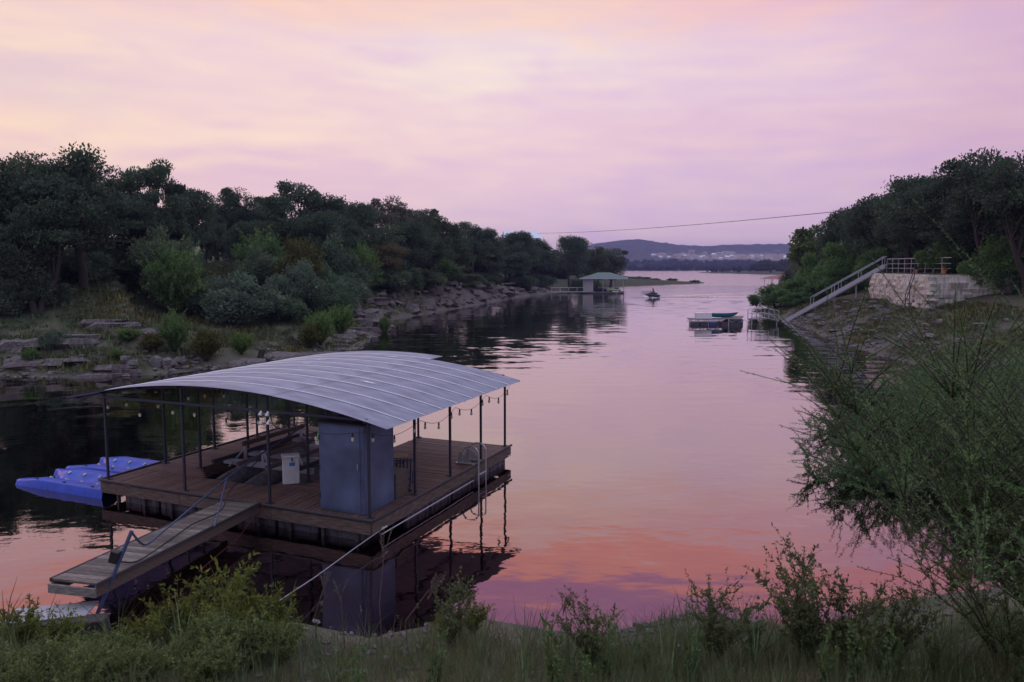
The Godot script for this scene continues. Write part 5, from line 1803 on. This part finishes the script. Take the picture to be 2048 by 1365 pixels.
	for arm in [[Vector3(27, 0, -152), Vector3(62, 0, -138)], [Vector3(27, 0, -153), Vector3(36, 0, -205)], [Vector3(30, 0, -158), Vector3(66, 0, -196)], [Vector3(32, 0, -156), Vector3(70, 0, -168)]]:
		var a: Vector3 = arm[0]
		var b: Vector3 = arm[1]
		var sd := (b - a).cross(Vector3.UP).normalized()
		s.sheet(25, 9, func(i: int, k: int) -> Vector3:
			var t := i / 24.0
			var w := (k - 4) / 4.0
			return a.lerp(b, t) + sd * w * (0.8 + 2.4 * t) + Vector3(0, -0.02 + 0.15 * (1.0 - t) * pow(cos(w * PI * 0.5), 2.0) * minf(1.0, t * 6.0), 0))
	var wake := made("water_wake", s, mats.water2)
	wake.set_meta("label", "low swells spreading behind the jet ski")
	structure(wake)
	# the truss dock under the steel stair
	var td := thing("truss_dock", "low metal truss dock with grey deck below the steel stair", "dock", Vector3(22.0, 0, -80.0), 0.0)
	s = Shape.new()
	s.box(Vector3(1.65, 0.72, -2.0), Vector3(2.1, 0.08, 5.2), Basis(Vector3.UP, -0.35), 0.01)
	made("deck", s, mats.grey_deck, td)
	s = Shape.new()
	s.box(Vector3(-1.4, 0.6, -1.4), Vector3(3.4, 0.06, 1.2), Basis(), 0.01)
	made("side_deck", s, mats.grey_deck, td)
	for z in [-0.8, -2.0]:
		for y in [0.35, 0.66]:
			s = Shape.new()
			s.bar(Vector3(-3.2, y, z), Vector3(0.4, y, z), 0.06, 0.06)
			made("chord", s, mats.pale_steel, td)
		for k in 9:
			s = Shape.new()
			s.bar(Vector3(-3.2 + k * 0.4, 0.35 if k % 2 else 0.66, z), Vector3(-2.8 + k * 0.4, 0.66 if k % 2 else 0.35, z), 0.04, 0.04)
			made("web", s, mats.pale_steel, td)
	for k in 5:
		s = Shape.new()
		s.bar(Vector3(0.55 + k * 0.42, 0.4 if k % 2 else 0.66, 0.4), Vector3(0.97 + k * 0.42, 0.66 if k % 2 else 0.4, 0.5), 0.05, 0.05)
		made("web", s, mats.pale_steel, td)
	for p in [[-3.15, -0.75], [-1.2, -0.75], [0.35, -0.75], [0.6, 0.45], [2.7, 0.3]]:
		s = Shape.new()
		s.rod(Vector3(p[0], -1.5, p[1]), Vector3(p[0], 0.75, p[1]), 0.04)
		made("pile", s, mats.pale_steel, td)
	for k in 4:
		s = Shape.new()
		s.box(Vector3(-2.6 + k * 0.95 + (0.35 if k == 3 else 0.0), 0.12, -1.2 if k < 3 else -1.8), Vector3(0.9, 0.42, 1.0 if k < 3 else 3.0), Basis(), 0.05)
		made("float_tub", s, mats.float_black if k != 2 else mats.navy, td)
	s = Shape.new()
	s.box(Vector3(1.7, 0.15, -1.9), Vector3(1.9, 0.6, 4.6), Basis(Vector3.UP, -0.35), 0.05)
	made("float_tub", s, mats.float_black, td)
	var bx := thing("dock_box", "white rectangular storage box on the metal truss dock", "storage box", Vector3(20.25, 0.66, -80.8))
	s = Shape.new()
	s.box(Vector3(0, 0.3, 0), Vector3(1.65, 0.56, 0.7), Basis(), 0.03)
	made("body", s, mats.white_gel, bx)
	s = Shape.new()
	s.box(Vector3(0, 0.61, 0), Vector3(1.7, 0.08, 0.75), Basis(), 0.025)
	made("lid", s, mats.white_gel, bx)
	var cn := thing("canoe", "teal canoe lying upright across the metal truss dock", "canoe", Vector3(22.5, 0.72, -82.0))
	s = Shape.new()
	s.sheet(21, 11, func(i: int, k: int) -> Vector3:
		var t := i / 10.0 - 1.0
		var a := PI + PI * k / 10.0
		var w := 0.4 * sqrt(maxf(0.0, 1.0 - t * t * 0.98))
		return Vector3(t * 1.75, 0.42 + 0.14 * t * t * absf(t) + sin(a) * (0.1 + 0.3 * (1.0 - t * t * t * t)), cos(a) * w))
	made("hull", s, mats.teal, cn)
	for k in 2:
		s = Shape.new()
		s.box(Vector3(-0.7 + k * 1.4, 0.38, 0), Vector3(0.22, 0.03, 0.62), Basis(), 0.006)
		made("seat", s, mats.grey_deck, cn)
	for sg in [-1.0, 1.0]:
		s = Shape.new()
		var p := PackedVector3Array()
		var r := PackedFloat32Array()
		for i in 21:
			var t := i / 10.0 - 1.0
			p.append(Vector3(t * 1.75, 0.43 + 0.14 * t * t * absf(t), sg * 0.4 * sqrt(maxf(0.0, 1.0 - t * t * 0.98)))); r.append(0.022)
		s.tube(p, r, 5)
		made("gunwale", s, mats.navy, cn)
	var br := thing("railed_footbridge", "short arched footbridge with pale railings between truss dock and stair", "footbridge", Vector3(25.4, 0.5, -81.5), 0.12)
	for z in [-0.5, 0.5]:
		for rail in [0.1, 0.62, 1.15]:
			s = Shape.new()
			for seg in [[Vector3(0, 0, z), Vector3(1.0, 0.12, z)], [Vector3(1.0, 0.12, z), Vector3(1.9, 0.1, z)], [Vector3(1.9, 0.1, z), Vector3(3.0, -0.18, z)]]:
				s.rod(seg[0] + Vector3(0, rail, 0), seg[1] + Vector3(0, rail, 0), 0.035)
			made("rail", s, mats.pale_steel, br)
		for q in [[0.0, 0.0], [1.0, 0.12], [1.9, 0.1], [3.0, -0.18]]:
			s = Shape.new()
			s.rod(Vector3(q[0], q[1], z), Vector3(q[0], q[1] + 1.15, z), 0.035)
			made("rail_post", s, mats.pale_steel, br)
	s = Shape.new()
	for seg in [[Vector3(0, 0, 0), Vector3(1.0, 0.12, 0)], [Vector3(1.0, 0.12, 0), Vector3(1.9, 0.1, 0)], [Vector3(1.9, 0.1, 0), Vector3(3.0, -0.18, 0)]]:
		s.bar(seg[0] + Vector3(0, 0.03, 0), seg[1] + Vector3(0, 0.03, 0), 0.9, 0.06)
	made("deck", s, mats.grey_deck, br)
	for x in [0.1, 2.9]:
		s = Shape.new()
		s.rod(Vector3(x, -2.2, 0.3), Vector3(x, 0.1, 0.3), 0.06)
		made("pile", s, mats.pale_steel, br)

func make_right_bank() -> void:
	var s: Shape
	var rr := RandomNumberGenerator.new()
	rr.seed = 13
	# steel stair up the bank
	var a := Vector3(31.2, 0.15, -86.2)
	var b := Vector3(38.9, 6.25, -80.0)
	var st := thing("steel_stair", "long pale steel stair with handrail climbing from the water to the terrace", "stair", a, 0.0)
	var d := b - a
	var side := d.cross(Vector3.UP).normalized() * 0.5
	for k in [-1.0, 1.0]:
		s = Shape.new()
		s.bar(side * k - d.normalized() * 0.6, d + side * k, 0.09, 0.42)
		made("stringer", s, mats.pale_steel, st)
	for k in 30:
		s = Shape.new()
		s.box(d * ((k + 0.5) / 30.0) + Vector3(0, 0.08, 0), Vector3(0.94, 0.04, 0.28), Basis(Vector3.UP, atan2(d.x, d.z)))
		made("tread", s, mats.pale_steel, st)
	for k in [-1.0, 1.0]:
		s = Shape.new()
		s.rod(d * 0.26 + side * k + Vector3(0, 1.1, 0), d + side * k + Vector3(0, 1.0, 0), 0.04)
		made("handrail", s, mats.pale_steel, st)
		for q in [0.26, 0.48, 0.55, 0.75, 0.98]:
			s = Shape.new()
			s.rod(d * q + side * k, d * q + side * k + Vector3(0, 1.07, 0), 0.035)
			made("rail_post", s, mats.pale_steel, st)
	for q in [0.1, 0.5, 0.72]:
		var p: Vector3 = a + d * q
		s = Shape.new()
		s.bar(Vector3(d.x * q, gy(p.x, p.z) - a.y - 0.6, d.z * q), d * q, 0.12, 0.12)
		made("support", s, mats.pale_steel, st)
	# limestone retaining wall of rough blocks
	var wl := thing("retaining_wall", "rough pale limestone retaining wall holding up the terrace", "wall")
	var blocks := []
	for k in 5:
		blocks.append(lump(rr, Vector3(0.5, 0.36, 0.34), 0.22, true).mesh(mats.limestone))
	var line := [Vector3(37.2, 0, -79.0), Vector3(33.9, 0, -62.2), Vector3(46.5, 0, -61.0)]
	for seg in 2:
		var p: Vector3 = line[seg]
		var q: Vector3 = line[seg + 1]
		var len_ := p.distance_to(q)
		var turn := atan2(-(q - p).z, (q - p).x)
		s = Shape.new()
		var inn := (q - p).normalized().cross(Vector3.UP) * -0.3
		s.box((p + q) * 0.5 + inn + Vector3(0, 3.4, 0), Vector3(len_, 4.2, 0.5), Basis(Vector3.UP, turn))
		made("core", s, mats.limestone, wl)
		var y := 2.2
		while y < 5.5:
			var tall := rr.randf_range(0.85, 1.5)
			if y + tall * 0.5 > 5.1:
				tall = maxf(0.8, (5.65 - y) * 2.0)
			var t := rr.randf_range(0.2, 0.6)
			while t < len_ + 0.2:
				var w := rr.randf_range(0.8, 2.6)
				var c := p.lerp(q, minf(1.0, (t + w * 0.5) / len_))
				if gy(c.x, c.z) < y + 0.4:
					part("stone_block", blocks[rr.randi() % 5], wl, c + Vector3(0, y, 0), Basis(Vector3.UP, turn + rr.randf_range(-0.05, 0.05)) * Basis.from_scale(Vector3(w * 1.15, tall * rr.randf_range(0.95, 1.2), 1.0 + rr.randf() * 0.4)))
				t += w
			y += tall * 0.5
	# railing along the terrace edge
	var rl := thing("terrace_railing", "grey steel railing along the edge of the terrace above the wall", "railing")
	var pts := [Vector3(39.2, TERRACE_Y, -80.3), Vector3(38.6, TERRACE_Y, -75.5), Vector3(38.2, TERRACE_Y, -71.0), Vector3(38.0, TERRACE_Y, -66.5)]
	for k in 3:
		for y in [0.45, 0.9, 1.4]:
			s = Shape.new()
			s.rod(pts[k] + Vector3(0, y, 0), pts[k + 1] + Vector3(0, y, 0), 0.03 if y < 1.2 else 0.045)
			made("rail", s, mats.pale_steel, rl)
		for q in 3:
			s = Shape.new()
			var p: Vector3 = pts[k].lerp(pts[k + 1], q / 3.0)
			s.rod(p, p + Vector3(0, 1.4, 0), 0.035)
			made("rail_post", s, mats.pale_steel, rl)
	# short dark handrail down the wall corner
	var hr := thing("wall_handrail", "dark steel handrail slanting down the face of the limestone wall", "handrail")
	var h0 := Vector3(34.1, 6.1, -65.0)
	var h1 := Vector3(32.4, 3.9, -63.0)
	for y in [0.0, -0.7]:
		s = Shape.new()
		s.rod(h0 + Vector3(0, y, 0), h1 + Vector3(0, y, 0), 0.04)
		made("rail", s, mats.dark_steel, hr)
	for t in [0.0, 0.5, 1.0]:
		s = Shape.new()
		var p: Vector3 = h0.lerp(h1, t)
		s.rod(p, Vector3(p.x, gy(p.x, p.z) - 0.1, p.z), 0.035)
		made("rail_post", s, mats.dark_steel, hr)
	# pots on the terrace
	for k in 2:
		var p := Vector3(37.1 + k * 0.7, TERRACE_Y, -70.5 + k * 3.4)
		var pot := thing("flower_pot", ["orange clay pot at the foot of the terrace railing", "clay pot of yellow flowers on the terrace"][k], "pot", p)
		s = Shape.new()
		s.tube(PackedVector3Array([Vector3.ZERO, Vector3(0, 0.1, 0), Vector3(0, 0.45, 0), Vector3(0, 0.5, 0)]), PackedFloat32Array([0.18, 0.22, 0.32, 0.34]), 14)
		made("pot", s, mats.terracotta, pot)
		pot.scale = Vector3.ONE * 0.75
		s = Shape.new()
		for i in 60:
			s.col = Color(0.06, 0.1, 0.03) if i % 3 or k == 0 else Color(0.6, 0.5, 0.03)
			var o := Vector3(rr.randfn(), absf(rr.randfn()) + 0.4, rr.randfn()).normalized()
			s.leaf(Vector3(0, 0.5, 0) + o * 0.3 * rr.randf() * (1.0 + k), o * 0.2, o.cross(Vector3(rr.randf(), rr.randf(), 1)).normalized() * 0.06, o)
		made("plant", s, mats.weed, pot)
	# overhead wire across the cove
	var p := PackedVector3Array()
	var r := PackedFloat32Array()
	for i in 25:
		var t := i / 24.0
		p.append(Vector3(9.4, 18.5, -285.0).lerp(Vector3(50.5, 14.4, -110.0), t) - Vector3(0, 3.2 * t * (1.0 - t), 0)); r.append(0.05)
	s = Shape.new()
	s.tube(p, r, 5)
	tag(made("overhead_wire", s, mats.wire), "single dark overhead wire sagging across the lake", "wire")
	# driftwood by the bank, stump across the cove
	var dw := thing("driftwood_log", "bleached driftwood log afloat by the grassy bank", "log", Vector3(21.6, 0.02, -44.5), 0.3)
	s = Shape.new()
	s.tube(PackedVector3Array([Vector3(-1.2, 0, 0), Vector3(0, 0.05, 0.1), Vector3(1.4, 0.02, 0), Vector3(2.6, 0.35, -0.3)]), PackedFloat32Array([0.05, 0.1, 0.09, 0.03]), 7)
	made("log", s, mats.pale_bark, dw)
	var sp := thing("tree_stump", "broken dark tree stump on the stony bank", "stump", Vector3(-16.6, gy(-16.6, -50.0) - 0.1, -50.0))
	s = Shape.new()
	s.tube(PackedVector3Array([Vector3(0, 0, 0), Vector3(0.05, 0.3, 0), Vector3(0.12, 0.75, 0)]), PackedFloat32Array([0.28, 0.2, 0.16]), 8)
	made("trunk", s, mats.bark, sp)
	s = Shape.new()
	s.tube(PackedVector3Array([Vector3(0.15, 0.3, 0), Vector3(0.35, 0.7, 0.05)]), PackedFloat32Array([0.1, 0.05]), 6)
	made("snag", s, mats.bark, sp)

func make_houses() -> void:
	var rr := RandomNumberGenerator.new()
	rr.seed = 31
	# white house above the wood
	var y0 := gy(3.5, -292.0)
	var hs := thing("hilltop_house", "white house with two pale gabled roofs showing above the wood", "house", Vector3(3.5, y0, -292.0), 0.15)
	for k in 2:
		var x := -4.2 + k * 8.4
		var s := Shape.new()
		var e := 17.2 - y0
		s.box(Vector3(x, e * 0.5, 0), Vector3(5.0, e, 7.0))
		made("wall", s, mats.white_plastic, hs)
		s = Shape.new()
		for sg in [-1.0, 1.0]:
			var w: float = sg
			s.quad(Vector3(x - 3.0 , e - 0.3, 4.0 * w), Vector3(x + 3.0, e - 0.3, 4.0 * w), Vector3(x + 3.0 - 0.4, e + 2.4, 0), Vector3(x - 3.0 + 0.4, e + 2.4, 0))
		made("roof", s, mats.tin_roof, hs)
		for q in 2:
			s = Shape.new()
			s.box(Vector3(x - 1.2 + q * 2.4, e - 1.3, 3.52), Vector3(1.0, 1.4, 0.06))
			made("window", s, mats.black, hs)
	var s2 := Shape.new()
	s2.box(Vector3(0, (17.0 - y0) * 0.5, 0.5), Vector3(3.4, 17.0 - y0, 5.0))
	made("link_wall", s2, mats.white_plastic, hs)
	# the estate on the far hillside
	var kinds := []
	for k in 4:
		var w: float = [13.0, 17.0, 11.0, 20.0][k]
		var h: float = [6.0, 7.0, 5.5, 6.5][k]
		var walls := Shape.new()
		walls.col = [Color(1, 1, 1), Color(0.85, 0.78, 0.7), Color(1.1, 1.08, 1.05), Color(0.7, 0.62, 0.55)][k]
		walls.box(Vector3(0, h * 0.5 - 1.5, 0), Vector3(w, h + 3.0, 10.0))
		for sg in [-1.0, 1.0]:
			walls.tri(Vector3(sg * w * 0.5, h, -5.0 * sg * -1.0), Vector3(sg * w * 0.5, h, 5.0 * sg * -1.0), Vector3(sg * w * 0.5, h + 3.0, 0))
		var roof := Shape.new()
		roof.quad(Vector3(-w * 0.5 - 0.6, h - 0.3, 5.7), Vector3(w * 0.5 + 0.6, h - 0.3, 5.7), Vector3(w * 0.5 + 0.6, h + 3.1, 0), Vector3(-w * 0.5 - 0.6, h + 3.1, 0))
		roof.quad(Vector3(w * 0.5 + 0.6, h - 0.3, -5.7), Vector3(-w * 0.5 - 0.6, h - 0.3, -5.7), Vector3(-w * 0.5 - 0.6, h + 3.1, 0), Vector3(w * 0.5 + 0.6, h + 3.1, 0))
		var o := Node3D.new()
		made("walls", walls, mats.house_wall, o)
		made("roof", roof, mats.house_roof if k != 2 else mats.tin_roof, o)
		kinds.append(o)
	for k in 74:
		var x := rr.randf_range(375.0, 740.0)
		var z := -1950.0 - (x - 700.0) * 0.16 + rr.randfn() * 85.0
		if k < 12:
			z = -2080.0 - rr.randf() * 120.0
			x = rr.randf_range(380.0, 620.0)
		var o: Node3D = kinds[rr.randi() % 4].duplicate()
		o.position = Vector3(x, hill_y(x, z) + 3.0, z)
		o.rotation.y = rr.randf_range(-0.7, 0.7)
		o.scale = Vector3.ONE * rr.randf_range(0.6, 1.05)
		put(o, "distant_house")
		tag(o, "small pale house among the estate on the far hillside", "house", "houses on the far hillside")
	for o in kinds:
		o.free()

func _ready() -> void:
	noise.seed = 3
	noise.frequency = 0.03
	noise.fractal_octaves = 3
	fine.seed = 8
	fine.frequency = 0.04
	fine.fractal_octaves = 3
	rng.seed = 1
	set_camera_and_light()
	make_materials()
	var ground := make_ground()
	make_water()
	make_hills()
	make_stones(ground)
	print("land ", Time.get_ticks_msec())
	make_dock()
	make_dock_things()
	make_gangway()
	make_far_things()
	make_right_bank()
	make_houses()
	print("things ", Time.get_ticks_msec())
	plant_all()
	print("plants ", Time.get_ticks_msec())
